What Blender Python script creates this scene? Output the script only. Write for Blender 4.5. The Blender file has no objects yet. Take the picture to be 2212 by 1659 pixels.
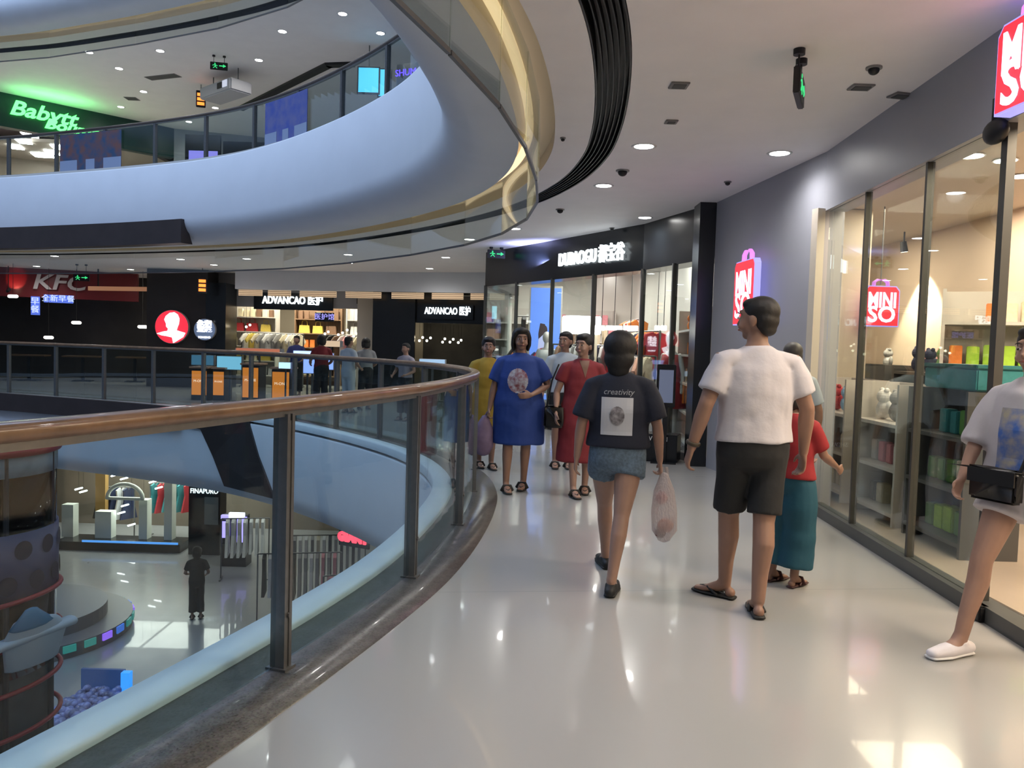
import bpy, bmesh, math, random
from mathutils import Vector, Matrix
from mathutils.geometry import tessellate_polygon
random.seed(7)
S = bpy.context.scene
C = S.collection
PI = math.pi
# ---------------------------------------------------------------- camera
CH, PITCH, ROLL, FPX = 1.452, 0.0488, -0.0304, 1700.0
fw = Vector((0, math.cos(PITCH), -math.sin(PITCH)))
rt0 = Vector((1, 0, 0)); up0 = rt0.cross(fw)
RT = rt0*math.cos(ROLL) - up0*math.sin(ROLL)
UP = up0*math.cos(ROLL) + rt0*math.sin(ROLL)
CAM = Vector((0, 0, CH))
cd = bpy.data.cameras.new('camera'); cam = bpy.data.objects.new('camera', cd); C.objects.link(cam)
cd.sensor_fit = 'HORIZONTAL'; cd.sensor_width = 36; cd.lens = FPX/2212*36
cd.clip_start = .05; cd.clip_end = 300
mw = Matrix((RT, UP, -fw)).transposed().to_4x4(); mw.translation = CAM
cam.matrix_world = mw
S.camera = cam
def W(x, y, z=None, D=None):
    """point of the place seen at a position of the photo, at height z or at distance D along Y"""
    d = fw*FPX + RT*(x-1106) - UP*(y-829.5)
    k = (z-CH)/d.z if z is not None else D/d.y
    return CAM + d*k
# ---------------------------------------------------------------- world / exposure
S.view_settings.view_transform = 'Standard'; S.view_settings.look = 'None'
S.view_settings.gamma = 1; S.view_settings.use_curve_mapping = False
S.view_settings.exposure = -0.18
wd = bpy.data.worlds.new('world'); S.world = wd; wd.use_nodes = True
bg = wd.node_tree.nodes['Background']; bg.inputs[0].default_value = (.50, .60, .85, 1); bg.inputs[1].default_value = .35
def area(name, loc, size, power, col=(1, 1, 1), rot=(0, 0, 0), sy=None, spread=None, shape='RECTANGLE'):
    l = bpy.data.lights.new(name, 'AREA'); l.energy = power; l.color = col; l.shape = shape; l.size = size
    if sy: l.size_y = sy
    elif shape == 'RECTANGLE': l.size_y = size
    if spread: l.spread = spread
    o = bpy.data.objects.new(name, l); o.location = loc; o.rotation_euler = rot; C.objects.link(o); return o
# daylight from the roof light over the atrium
area('skylight', (-9.5, 9.5, 14.5), 15, 2900, (.50, .68, 1.0), sy=12)
# ---------------------------------------------------------------- materials
MT = {}
def M(name, col=(.8, .8, .8), rough=.5, metal=0, em=None, es=1, noise=0, nscale=20, col2=None, spec=.5, coat=0, bump=0, alpha=1):
    if name in MT: return MT[name]
    m = bpy.data.materials.new(name); m.use_nodes = True; MT[name] = m
    nt = m.node_tree; b = nt.nodes['Principled BSDF']
    b.inputs['Base Color'].default_value = (*col, 1); b.inputs['Roughness'].default_value = rough
    b.inputs['Metallic'].default_value = metal; b.inputs['Specular IOR Level'].default_value = spec
    b.inputs['Coat Weight'].default_value = coat; b.inputs['Alpha'].default_value = alpha
    if em: b.inputs['Emission Color'].default_value = (*em, 1); b.inputs['Emission Strength'].default_value = es
    if noise or bump:
        tc = nt.nodes.new('ShaderNodeTexCoord'); n = nt.nodes.new('ShaderNodeTexNoise')
        n.inputs['Scale'].default_value = nscale; n.inputs['Detail'].default_value = 5
        nt.links.new(tc.outputs['Object'], n.inputs['Vector'])
        if noise:
            r = nt.nodes.new('ShaderNodeValToRGB'); c2 = col2 or tuple(c*(1-noise) for c in col)
            r.color_ramp.elements[0].position = .35; r.color_ramp.elements[1].position = .65
            r.color_ramp.elements[0].color = (*c2, 1); r.color_ramp.elements[1].color = (*col, 1)
            nt.links.new(n.outputs[0], r.inputs[0]); nt.links.new(r.outputs[0], b.inputs['Base Color'])
        if bump:
            bp = nt.nodes.new('ShaderNodeBump'); bp.inputs['Strength'].default_value = bump; bp.inputs['Distance'].default_value = .02
            nt.links.new(n.outputs[0], bp.inputs['Height']); nt.links.new(bp.outputs[0], b.inputs['Normal'])
    return m
def glass(name, tint=(.9, .96, .95), ior=1.45, rough=0.0):
    if name in MT: return MT[name]
    m = bpy.data.materials.new(name); m.use_nodes = True; MT[name] = m
    nt = m.node_tree; nt.nodes.clear()
    o = nt.nodes.new('ShaderNodeOutputMaterial'); t = nt.nodes.new('ShaderNodeBsdfTransparent'); t.inputs[0].default_value = (*tint, 1)
    g = nt.nodes.new('ShaderNodeBsdfGlossy'); g.inputs['Roughness'].default_value = rough; g.inputs[0].default_value = (.9, .95, 1, 1)
    lw = nt.nodes.new('ShaderNodeLayerWeight'); lw.inputs[0].default_value = .5
    pw = nt.nodes.new('ShaderNodeMath'); pw.operation = 'POWER'; pw.inputs[1].default_value = 4.0
    f = nt.nodes.new('ShaderNodeMath'); f.operation = 'MULTIPLY_ADD'; f.inputs[1].default_value = .65; f.inputs[2].default_value = ((ior-1)/(ior+1))**2
    nt.links.new(lw.outputs['Facing'], pw.inputs[0]); nt.links.new(pw.outputs[0], f.inputs[0])
    x = nt.nodes.new('ShaderNodeMixShader')
    nt.links.new(f.outputs[0], x.inputs[0]); nt.links.new(t.outputs[0], x.inputs[1]); nt.links.new(g.outputs[0], x.inputs[2])
    nt.links.new(x.outputs[0], o.inputs[0]); return m
def tile_mat(name, col, rough, joint, sx, sy):
    if name in MT: return MT[name]
    m = M(name, col, rough, coat=.3); nt = m.node_tree; b = nt.nodes['Principled BSDF']
    tc = nt.nodes.new('ShaderNodeTexCoord'); br = nt.nodes.new('ShaderNodeTexBrick')
    br.offset = 0; br.inputs['Scale'].default_value = 1; br.inputs['Brick Width'].default_value = sx; br.inputs['Row Height'].default_value = sy
    br.inputs['Mortar Size'].default_value = .004; br.inputs['Mortar Smooth'].default_value = .2
    br.inputs['Color1'].default_value = (*col, 1); br.inputs['Color2'].default_value = (*[c*.97 for c in col], 1); br.inputs['Mortar'].default_value = (*joint, 1)
    mp = nt.nodes.new('ShaderNodeMapping'); mp.inputs['Rotation'].default_value = (0, 0, -.12); mp.inputs['Location'].default_value = (.9, -.35, 0)
    nt.links.new(tc.outputs['Object'], mp.inputs[0]); nt.links.new(mp.outputs[0], br.inputs[0]); nt.links.new(br.outputs[0], b.inputs['Base Color'])
    n = nt.nodes.new('ShaderNodeTexNoise'); n.inputs['Scale'].default_value = 3; mr = nt.nodes.new('ShaderNodeMapRange')
    mr.inputs[3].default_value = rough*.75; mr.inputs[4].default_value = rough*1.25
    nt.links.new(tc.outputs['Object'], n.inputs[0]); nt.links.new(n.outputs[0], mr.inputs[0]); nt.links.new(mr.outputs[0], b.inputs['Roughness'])
    return m
MFLOOR = tile_mat('white polished tile', (.37, .365, .355), .17, (.30, .30, .31), 4.8, 4.2)
MFLOOR2 = tile_mat('grey polished tile', (.25, .25, .255), .32, (.15, .22, .22), 3.0, 3.0)
def granite():
    m = M('brown granite', (.10, .085, .07), .28, coat=.1); nt = m.node_tree; b = nt.nodes['Principled BSDF']
    tc = nt.nodes.new('ShaderNodeTexCoord'); v = nt.nodes.new('ShaderNodeTexVoronoi'); v.inputs['Scale'].default_value = 120
    n = nt.nodes.new('ShaderNodeTexNoise'); n.inputs['Scale'].default_value = 11; n.inputs['Detail'].default_value = 8
    r = nt.nodes.new('ShaderNodeValToRGB'); e = r.color_ramp.elements
    e[0].position = .43; e[0].color = (.022, .018, .015, 1); e[1].position = .62; e[1].color = (.26, .205, .16, 1)
    mx = nt.nodes.new('ShaderNodeMix'); mx.data_type = 'RGBA'; mx.inputs[0].default_value = .35
    nt.links.new(tc.outputs['Object'], v.inputs['Vector']); nt.links.new(tc.outputs['Object'], n.inputs['Vector'])
    nt.links.new(n.outputs[0], r.inputs[0]); nt.links.new(r.outputs[0], mx.inputs[6]); nt.links.new(v.outputs['Color'], mx.inputs[7])
    h = nt.nodes.new('ShaderNodeHueSaturation'); h.inputs['Saturation'].default_value = .15; h.inputs['Value'].default_value = .23
    nt.links.new(mx.outputs[2], h.inputs['Color']); nt.links.new(h.outputs[0], b.inputs['Base Color']); return m
MGRAN = granite()
MWHITE = M('white plaster', (.72, .74, .78), .55, noise=.03, nscale=2)
MCEIL = M('ceiling paint', (.90, .86, .86), .6, noise=.03, nscale=3)
MSTRIP = M('pale edge stone', (.68, .74, .77), .35, noise=.05, nscale=6)
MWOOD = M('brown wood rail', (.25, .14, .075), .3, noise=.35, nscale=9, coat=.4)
MSTEEL = M('grey steel', (.20, .20, .20), .38, metal=.7, noise=.1, nscale=30)
MDARK = M('dark brown cladding', (.045, .032, .03), .45, noise=.2, nscale=3)
MBLACK = M('black', (.008, .008, .009), .45)
MBLK = M('black panel', (.010, .013, .017), .25, noise=.3, nscale=2)
MGLASS = glass('balustrade glass', (.80, .87, .87), 1.35)
MSMOKE = glass('smoke screen glass', (.90, .92, .88), 1.42)
MSHOPG = glass('shop window glass', (.86, .90, .89), 1.40)
MCOVE = M('warm cove lens', (.8, .7, .5), .5, em=(1, .74, .42), es=1.5)
MLAMP = M('lamp disc', (1, 1, 1), .5, em=(1, .98, .95), es=22)
MWARM = M('beige wall', (.62, .51, .41), .6, noise=.04, nscale=2)
MGWALL = M('blue grey wall', (.34, .35, .40), .38, noise=.05, nscale=2)
def E(name, col, s=2): return M(name, tuple(c*.5 for c in col), .5, em=col, es=s)
# ---------------------------------------------------------------- mesh helpers
def meta(o, label=None, cat=None, group=None, kind=None):
    if label: o['label'] = label
    if cat: o['category'] = cat
    if group: o['group'] = group
    if kind: o['kind'] = kind
    return o
def obj(name, bm, m, parent=None, smooth=False, loc=None):
    me = bpy.data.meshes.new(name); bmesh.ops.recalc_face_normals(bm, faces=bm.faces) if smooth is not None else None
    bm.to_mesh(me); bm.free()
    for mm in (m if isinstance(m, (list, tuple)) else [m]): me.materials.append(mm)
    if smooth: me.polygons.foreach_set('use_smooth', [True]*len(me.polygons))
    o = bpy.data.objects.new(name, me); C.objects.link(o)
    if parent: o.parent = parent
    if loc is not None: o.location = loc
    return o
def empty(name, loc=(0, 0, 0), rz=0, label=None, cat=None, group=None):
    o = bpy.data.objects.new(name, None); C.objects.link(o); o.location = loc; o.rotation_euler = (0, 0, rz); o.empty_display_size = .1
    return meta(o, label, cat, group)
def dup(root, loc=None, rz=None, label=None, group=None, scale=None, mat=None):
    r = root.copy(); C.objects.link(r)
    if loc is not None: r.location = loc
    if rz is not None: r.rotation_euler = (0, 0, rz)
    if scale: r.scale = scale
    if label: r['label'] = label
    if group: r['group'] = group
    for ch in list(root.children):
        c = ch.copy(); C.objects.link(c); c.parent = r
        for g in ch.children:
            d = g.copy(); C.objects.link(d); d.parent = c
    return r
def B(): return bmesh.new()
def box(bm, x0, x1, y0, y1, z0, z1, mtx=None, mi=0):
    vs = [bm.verts.new((x, y, z)) for z in (z0, z1) for y in (y0, y1) for x in (x0, x1)]
    if mtx: bmesh.ops.transform(bm, matrix=mtx, verts=vs)
    for f in ((0, 1, 3, 2), (4, 6, 7, 5), (0, 4, 5, 1), (2, 3, 7, 6), (0, 2, 6, 4), (1, 5, 7, 3)):
        fc = bm.faces.new([vs[i] for i in f]); fc.material_index = mi
    return vs
def bbox(x0, x1, y0, y1, z0, z1, bev=0, mtx=None):
    bm = B(); box(bm, x0, x1, y0, y1, z0, z1, mtx)
    if bev: bmesh.ops.bevel(bm, geom=bm.edges[:], offset=bev, segments=2, affect='EDGES')
    return bm
def frame_m(p, t, ref):
    """rotation with z along t, x close to ref"""
    z = t.normalized(); x = (ref - z*ref.dot(z))
    if x.length < 1e-4: x = Vector((0, 1, 0)) - z*z.y
    x.normalize(); y = z.cross(x)
    m = Matrix((x, y, z)).transposed().to_4x4(); m.translation = p; return m
def tube(bm, pts, rads, n=12, ref=Vector((1, 0, 0)), cap=True, mi=0, mtx=None, pw=2.0):
    """loft of ellipses (rx, ry) along pts with rounded closed ends"""
    pts = [Vector(p) for p in pts]; rads = [(r, r) if not isinstance(r, (tuple, list)) else r for r in rads]
    P, R = list(pts), list(rads)
    if cap:
        t0 = (pts[0]-pts[1]).normalized(); t1 = (pts[-1]-pts[-2]).normalized()
        a0 = min(rads[0]); a1 = min(rads[-1])
        P = [pts[0]+t0*a0*.95, pts[0]+t0*a0*.6] + P + [pts[-1]+t1*a1*.6, pts[-1]+t1*a1*.95]
        R = [(rads[0][0]*.3, rads[0][1]*.3), (rads[0][0]*.8, rads[0][1]*.8)] + R + [(rads[-1][0]*.8, rads[-1][1]*.8), (rads[-1][0]*.3, rads[-1][1]*.3)]
    rings = []; N = len(P)
    for i in range(N):
        t = (P[min(i+1, N-1)] - P[max(i-1, 0)])
        f = frame_m(P[i], t, ref); ring = []
        for k in range(n):
            a = 2*PI*k/n; c, s = math.cos(a), math.sin(a)
            if pw != 2.0:
                c = math.copysign(abs(c)**(2/pw), c); s = math.copysign(abs(s)**(2/pw), s)
            v = f @ Vector((R[i][0]*c, R[i][1]*s, 0))
            ring.append(bm.verts.new(mtx @ v if mtx else v))
        rings.append(ring)
    for i in range(N-1):
        for k in range(n):
            bm.faces.new((rings[i][k], rings[i][(k+1) % n], rings[i+1][(k+1) % n], rings[i+1][k])).material_index = mi
    bm.faces.new(rings[0][::-1]).material_index = mi; bm.faces.new(rings[-1]).material_index = mi
def ball(bm, c, r, seg=14, mtx=None, mi=0, rot=None):
    r = (r, r, r) if not isinstance(r, (tuple, list)) else r
    m = Matrix.Translation(Vector(c)) @ (rot.to_4x4() if rot else Matrix()) @ Matrix.Diagonal((*r, 1))
    res = bmesh.ops.create_uvsphere(bm, u_segments=seg, v_segments=max(6, seg*2//3), radius=1, matrix=(mtx @ m) if mtx else m)
    for v in res['verts']:
        for f in v.link_faces: f.material_index = mi
def cyl(bm, p0, p1, r0, r1=None, n=16, mi=0):
    r1 = r0 if r1 is None else r1; p0 = Vector(p0); p1 = Vector(p1)
    f0 = frame_m(p0, p1-p0, Vector((1, 0, 0))); f1 = f0.copy(); f1.translation = p1; a = []; b = []
    for k in range(n):
        c, s = math.cos(2*PI*k/n), math.sin(2*PI*k/n); a.append(bm.verts.new(f0 @ Vector((r0*c, r0*s, 0)))); b.append(bm.verts.new(f1 @ Vector((r1*c, r1*s, 0))))
    for k in range(n): bm.faces.new((a[k], a[(k+1) % n], b[(k+1) % n], b[k])).material_index = mi
    bm.faces.new(a[::-1]).material_index = mi; bm.faces.new(b).material_index = mi
def prism(bm, pts, y0, y1, mtx=None, mi=0):
    """outline pts (x,z) extruded along y"""
    tri = tessellate_polygon([[Vector((p[0], p[1], 0)) for p in pts]])
    A = [bm.verts.new((p[0], y0, p[1])) for p in pts]; Bv = [bm.verts.new((p[0], y1, p[1])) for p in pts]
    for t in tri:
        bm.faces.new([A[i] for i in t]).material_index = mi; bm.faces.new([Bv[i] for i in reversed(t)]).material_index = mi
    n = len(pts)
    for i in range(n): bm.faces.new((A[i], A[(i+1) % n], Bv[(i+1) % n], Bv[i])).material_index = mi
    if mtx: bmesh.ops.transform(bm, matrix=mtx, verts=A+Bv)
def struct(name, bm, m, smooth=False):
    return meta(obj(name, bm, m, None, smooth), kind='structure')
def text(name, s, size, m, mtx, parent=None, ext=.015, align='CENTER', shear=0, bold=0):
    cu = bpy.data.curves.new('t', 'FONT'); cu.body = s; cu.size = size; cu.extrude = ext; cu.align_x = align; cu.align_y = 'CENTER'; cu.shear = shear; cu.offset = bold; cu.resolution_u = 3
    o = bpy.data.objects.new('t', cu); C.objects.link(o)
    dg = bpy.context.evaluated_depsgraph_get(); me = bpy.data.meshes.new_from_object(o.evaluated_get(dg)); bpy.data.objects.remove(o)
    me.materials.clear(); me.materials.append(m); me.transform(mtx)
    r = bpy.data.objects.new(name, me); C.objects.link(r)
    if parent: r.parent = parent
    return r
def facing(loc, yaw):
    """text matrix: upright, reading direction along yaw, front towards -normal"""
    return Matrix.Translation(Vector(loc)) @ Matrix.Rotation(yaw, 4, 'Z') @ Matrix.Rotation(PI/2, 4, 'X')
# ---------------------------------------------------------------- atrium outline
CP = [(-1.42, 2.1), (-1.24, 2.6), (-.99, 3.35), (-.75, 4.15), (-.57, 4.9), (-.44, 5.8), (-.36, 6.8), (-.36, 7.7), (-.5, 8.7), (-.85, 9.8), (-1.45, 10.95),
      (-2.5, 12.4), (-3.9, 13.95), (-5.4, 15.2), (-7.2, 16.2), (-9.5, 17.2), (-12, 18.1), (-15, 18.6), (-18.5, 17.5), (-20.5, 14), (-20, 9), (-16.5, 4.5), (-12, 1.6), (-7.5, .3), (-4.6, -.15), (-2.6, .5), (-1.78, 1.35)]
def catmull(P, n=10):
    out = []; N = len(P); P = [Vector(p) for p in P]
    for i in range(N):
        p0, p1, p2, p3 = P[i-1], P[i], P[(i+1) % N], P[(i+2) % N]
        for k in range(n):
            t = k/n
            out.append(.5*((2*p1) + (p2-p0)*t + (2*p0-5*p1+4*p2-p3)*t*t + (3*p1-p0-3*p2+p3)*t**3))
    return out
CV = catmull(CP); NC = len(CV)
NRM = []
for i in range(NC):
    t = (CV[(i+1) % NC]-CV[i-1]).normalized(); NRM.append(Vector((t.y, -t.x)))   # points away from the void
def off(i, d): return CV[i % NC] + NRM[i % NC]*d
CUM = [0]
for i in range(NC): CUM.append(CUM[-1] + (CV[(i+1) % NC]-CV[i]).length)
def at_len(s, d=0):
    s %= CUM[-1]
    for i in range(NC):
        if CUM[i+1] >= s:
            f = (s-CUM[i])/(CUM[i+1]-CUM[i]); p = CV[i].lerp(CV[(i+1) % NC], f); n = NRM[i].lerp(NRM[(i+1) % NC], f).normalized(); return p + n*d, n
def ring_mesh(profile, closed_profile=False, i0=0, i1=None, smooth=True, bm=None):
    bm = bm or B(); full = i1 is None; idx = list(range(NC)) if full else list(range(i0, i1+1)); rows = []
    for i in idx: rows.append([bm.verts.new((*off(i, d), z)) for d, z in profile])
    m = len(profile); L = len(rows)
    for a in range(L if full else L-1):
        r, q = rows[a], rows[(a+1) % L]
        for k in range(m if closed_profile else m-1): bm.faces.new((r[k], r[(k+1) % m], q[(k+1) % m], q[k]))
    if closed_profile and not full:
        bm.faces.new(rows[0]); bm.faces.new(rows[-1][::-1])
    return bm
def slab_with_hole(d, z, th, outer):
    hole = [off(i, d) for i in range(NC)]
    pts = [Vector((*p, 0)) for p in outer] + [Vector((p.x, p.y, 0)) for p in hole]
    tri = tessellate_polygon([[Vector((*p, 0)) for p in outer], [Vector((p.x, p.y, 0)) for p in hole]])
    bm = B(); A = [bm.verts.new((p.x, p.y, z)) for p in pts]
    for t in tri:
        try: bm.faces.new([A[i] for i in t])
        except ValueError: pass
    for f in bm.faces:
        f.normal_update()
        if f.normal.z < 0: f.normal_flip()
    Bv = [bm.verts.new((p.x, p.y, z-th)) for p in pts]
    for t in tri:
        try:
            f = bm.faces.new([Bv[i] for i in t]); f.normal_update()
            if f.normal.z > 0: f.normal_flip()
        except ValueError: pass
    no = len(outer)
    for rng in (list(range(no)), list(range(no, no+NC))):
        for a, b in zip(rng, rng[1:]+rng[:1]): bm.faces.new((A[a], A[b], Bv[b], Bv[a]))
    return bm
OUT = [(-27, -5), (8, -5), (8, 32), (-27, 32)]
H1, F1 = 3.3, 4.9      # ceiling height, storey height
# floors
struct('floor', slab_with_hole(.24, 0, .10, OUT), MFLOOR)
struct('floor_lower', bbox(-27, 8, -5, 32, -5.0, -4.9), MFLOOR2)
struct('floor_upper', slab_with_hole(-.2, 4.9, .10, OUT), M('upper floor tile', (.5, .48, .45), .25))
# granite kerb and pale edge strip round the void
struct('trim_1', ring_mesh([(-.20, -.06), (-.20, .012), (.24, .006), (.24, -.06)]), MGRAN, True)
struct('trim_2', ring_mesh([(-.40, -.06), (-.40, .03), (-.385, .045), (-.215, .045), (-.20, .03), (-.20, -.06)]), MSTRIP, True)
for lv in (-1, 0, 1):
    zb = F1*lv; zc = zb + H1; zt = zb + F1
    nm = ['lower', 'middle', 'upper'][lv+1]
    # rounded fascia of the slab above
    zt -= .10; prof = [(-.2, zt), (-.39, zt), (-.40, zt-.02), (-.40, zc+.42)]
    for k in range(1, 9):
        a = PI/2*k/8; prof.append((-.40+.46*(1-math.cos(a)), zc+.42-.42*math.sin(a)))
    prof += [(.34, zc)]
    struct('wall_fascia_'+nm, ring_mesh(prof), MWHITE, True)
    struct('trim_cove_'+nm, ring_mesh([(.34, zc), (.34, zc+.14), (.66, zc+.14), (.66, zc)]), M('cove paint', (.66, .58, .46), .5), True)
    bm = ring_mesh([(.40, zc+.10), (.40, zc+.125), (.47, zc+.125), (.47, zc+.10)], True)
    meta(obj('cove_light', bm, MCOVE, None, True), 'warm strip light in the cove round the atrium under the %s storey slab' % ['first', 'second', 'third'][lv+1], 'light')
    # ceiling band, black slot with fins, ceiling
    struct('ceiling_band_'+nm, ring_mesh([(.66, zc+.14), (.66, zc), (.97, zc), (.97, zc+.2), (1.22, zc+.2), (1.22, zc)]), [MCEIL], False)
    sl = empty('slot_diffuser', (0, 0, 0), 0, 'black ring shaped air slot in the ceiling of the %s storey' % ['lower', 'middle', 'upper'][lv+1], 'air vent')
    obj('backing', ring_mesh([(.975, zc+.15), (.975, zc+.0), (.985, zc+.0), (.985, zc+.14), (1.205, zc+.14), (1.205, zc), (1.215, zc), (1.215, zc+.15)]), MBLACK, sl)
    if lv == 0:
        for k in range(5):
            d = 1.02+.038*k; obj('slat', ring_mesh([(d, zc+.01), (d, zc+.07), (d+.008, zc+.07), (d+.008, zc+.01)], True, 0, 110), M('slot slat', (.010, .010, .011), .5), sl)
    struct('ceiling' if lv == 0 else 'ceiling_'+nm, slab_with_hole(1.22, zc+.10, .10, OUT), MCEIL)
# third storey fascia closing the top
struct('wall_left', bbox(-27.1, -27, -5, 32, -5, 10), MGWALL); struct('wall_back', bbox(-27, 8, -5.1, -5, -5, 10), MGWALL)
struct('wall_far', bbox(-27, 8, 32, 32.1, -5, 10), MGWALL); struct('wall_right_outer', bbox(8, 8.1, -5, 32, -5, 10), MGWALL)
# ---------------------------------------------------------------- balustrades
def balustrade(zb, label, first):
    t = empty('glass_balustrade', (0, 0, zb-(.1 if zb else 0)), 0, label, 'railing'); t.scale.z = .85 if zb else 1
    prof = []
    for k in range(14):
        a = 2*PI*k/14; prof.append((.042*math.copysign(abs(math.cos(a))**.7, math.cos(a)), 1.170+.031*math.copysign(abs(math.sin(a))**.8, math.sin(a))))
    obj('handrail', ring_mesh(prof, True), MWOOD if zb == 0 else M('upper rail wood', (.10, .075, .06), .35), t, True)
    obj('rail_channel', ring_mesh([(-.022, 1.118), (-.022, 1.145), (.022, 1.145), (.022, 1.118)], True), MSTEEL, t)
    L = CUM[-1]; n = round(L/1.46); st = L/n
    s0 = CUM[20] + .04
    for k in range(n):
        s = s0 + k*st; p, nr = at_len(s); q, nq = at_len(s+st)
        if zb != 0 and p.y < 1: continue
        yaw = math.atan2(nr.y, nr.x)
        m = Matrix.Translation((p.x, p.y, 0)) @ Matrix.Rotation(yaw, 4, 'Z')
        bm = B(); box(bm, -.035, .035, -.028, -.008, .0, 1.13, m); box(bm, -.035, .035, .008, .028, .0, 1.13, m); box(bm, -.03, .03, -.008, .008, .02, 1.1, m)
        box(bm, -.05, .05, -.04, .04, 0, .02, m)
        po = obj('post', bm, MSTEEL, t)
        bm = B(); cyl(bm, m @ Vector((.035, 0, .25)), m @ Vector((.045, 0, .25)), .012, n=8)
        if zb == 0 and k < 6: obj('bolt', bm, MSTEEL, po)
        else: bm.free()
        # pane, following the curve
        bm = B(); rows = []
        for j in range(7):
            a, na = at_len(s+.05+(st-.10)*j/6)
            rows.append([bm.verts.new((a.x+na.x*d, a.y+na.y*d, z)) for d, z in ((-.006, .035), (.006, .035), (.006, 1.12), (-.006, 1.12))])
        for j in range(6):
            for e in range(4): bm.faces.new((rows[j][e], rows[j][(e+1) % 4], rows[j+1][(e+1) % 4], rows[j+1][e]))
        bm.faces.new(rows[0]); bm.faces.new(rows[-1][::-1])
        obj('glass_pane', bm, MGLASS, t)
    return t
balustrade(0, 'curved glass balustrade with a brown wooden handrail around the atrium beside the walkway', True)
balustrade(F1, 'upper storey glass balustrade standing on the white atrium fascia', False)
# glass smoke screen hanging from the cove
for lv, cnt in ((0, 'middle'), (1, 'upper')):
    t = empty('smoke_screen', (0, 0, F1*lv), 0, 'glass smoke screen hanging from the %s storey ceiling round the atrium' % ('same' if lv == 0 else 'upper'), 'glass screen')
    idx = list(range(6, 190, 10))
    for a, b in zip(idx, idx[1:]):
        p, q = off(a, .53), off(b, .53); d = (q-p).normalized(); n = Vector((d.y, -d.x)); p = p+d*.008; q = q-d*.008
        bm = B(); vs = []
        for z in (2.80, 3.42):
            for pt in (p-n*.006, q-n*.006, q+n*.006, p+n*.006): vs.append(bm.verts.new((pt.x, pt.y, z)))
        for f in ((3, 2, 1, 0), (4, 5, 6, 7), (0, 1, 5, 4), (1, 2, 6, 5), (2, 3, 7, 6), (3, 0, 4, 7)): bm.faces.new([vs[i] for i in f])
        obj('glass_sheet', bm, MSMOKE, t)
        bm = B(); vs = []
        for z in (2.775, 2.80):
            for pt in (p-n*.01, q-n*.01, q+n*.01, p+n*.01): vs.append(bm.verts.new((pt.x, pt.y, z)))
        for f in ((3, 2, 1, 0), (4, 5, 6, 7), (0, 1, 5, 4), (1, 2, 6, 5), (2, 3, 7, 6), (3, 0, 4, 7)): bm.faces.new([vs[i] for i in f])
        obj('edge_strip', bm, MSTEEL, t)
# dark cladding on the far fascia
def near_i(x, y): return min(range(NC), key=lambda i: (CV[i]-Vector((x, y))).length)
pa = W(475, 505, D=16.0); ia = near_i(pa.x, pa.y)
struct('trim_3', ring_mesh([(-.47, 3.24), (-.47, 3.70), (-.38, 3.70), (-.2, 3.24)], True, ia, ia+40), MDARK)
def fascia_panel(px, name):
    bm = B(); P = []
    for x, y in px:
        # meet the outer face of the fascia
        best = None
        for i in range(90, 190):
            q = off(i, -.43); u = W(x, y, D=q.y)
            e = abs(u.x-q.x)
            if best is None or e < best[0]: best = (e, Vector((q.x, q.y, u.z)), i)
        P.append(best[1:])
    A = [bm.verts.new(p) for p, i in P]; Bv = [bm.verts.new(p + Vector((*NRM[i], 0))*.1) for p, i in P]; n = len(P)
    bm.faces.new(A); bm.faces.new(Bv[::-1])
    for i in range(n): bm.faces.new((A[i], A[(i+1) % n], Bv[(i+1) % n], Bv[i]))
    return struct(name, bm, MDARK)
fascia_panel([(330, 903), (530, 905), (560, 985), (590, 1078), (478, 1050), (460, 985), (437, 928)], 'trim_4')
qa = W(437, 905, D=15.9); ib = near_i(qa.x, qa.y)
struct('trim_6', ring_mesh([(-.53, -.32), (-.53, .06), (-.38, .06), (-.38, -.32)], True, ib, ib+50), MDARK)
# ---------------------------------------------------------------- downlights
def mk_downlight():
    t = empty('downlight', (0, 0, 0), 0, 'l', 'ceiling light')
    bm = B(); n = 28
    pr = [(.082, -.002), (.105, -.008), (.115, -.002), (.115, .0)]
    rows = [[bm.verts.new((r*math.cos(2*PI*k/n), r*math.sin(2*PI*k/n), z)) for r, z in pr] for k in range(n)]
    for k in range(n):
        for j in range(3): bm.faces.new((rows[k][j], rows[k][j+1], rows[(k+1) % n][j+1], rows[(k+1) % n][j]))
    obj('trim_ring', bm, M('lamp trim', (.7, .7, .7), .4), t, True)
    bm = B(); cyl(bm, (0, 0, -.004), (0, 0, -.001), .088, n=28); obj('lamp_face', bm, MLAMP, t)
    return t
DL0 = mk_downlight(); firstdl = [True]
SPOT = bpy.data.lights.new('downlight_beam', 'SPOT'); SPOT.energy = 76; SPOT.spot_size = 2.85; SPOT.spot_blend = 1; SPOT.shadow_soft_size = .08; SPOT.color = (1, .965, .92)
SPOT2 = SPOT.copy(); SPOT2.energy = 26; SPOT3 = SPOT.copy(); SPOT3.energy = 50
def downlight(p, label, group, data=None):
    if firstdl[0]: t = DL0; t.location = p; t['label'] = label; t['group'] = group; firstdl[0] = False
    else: t = dup(DL0, p, None, label, group)
    o = bpy.data.objects.new('downlight_beam', data or SPOT); o.location = Vector(p)-Vector((0, 0, .03)); C.objects.link(o)
g = 'downlights in the walkway ceiling'
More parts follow.
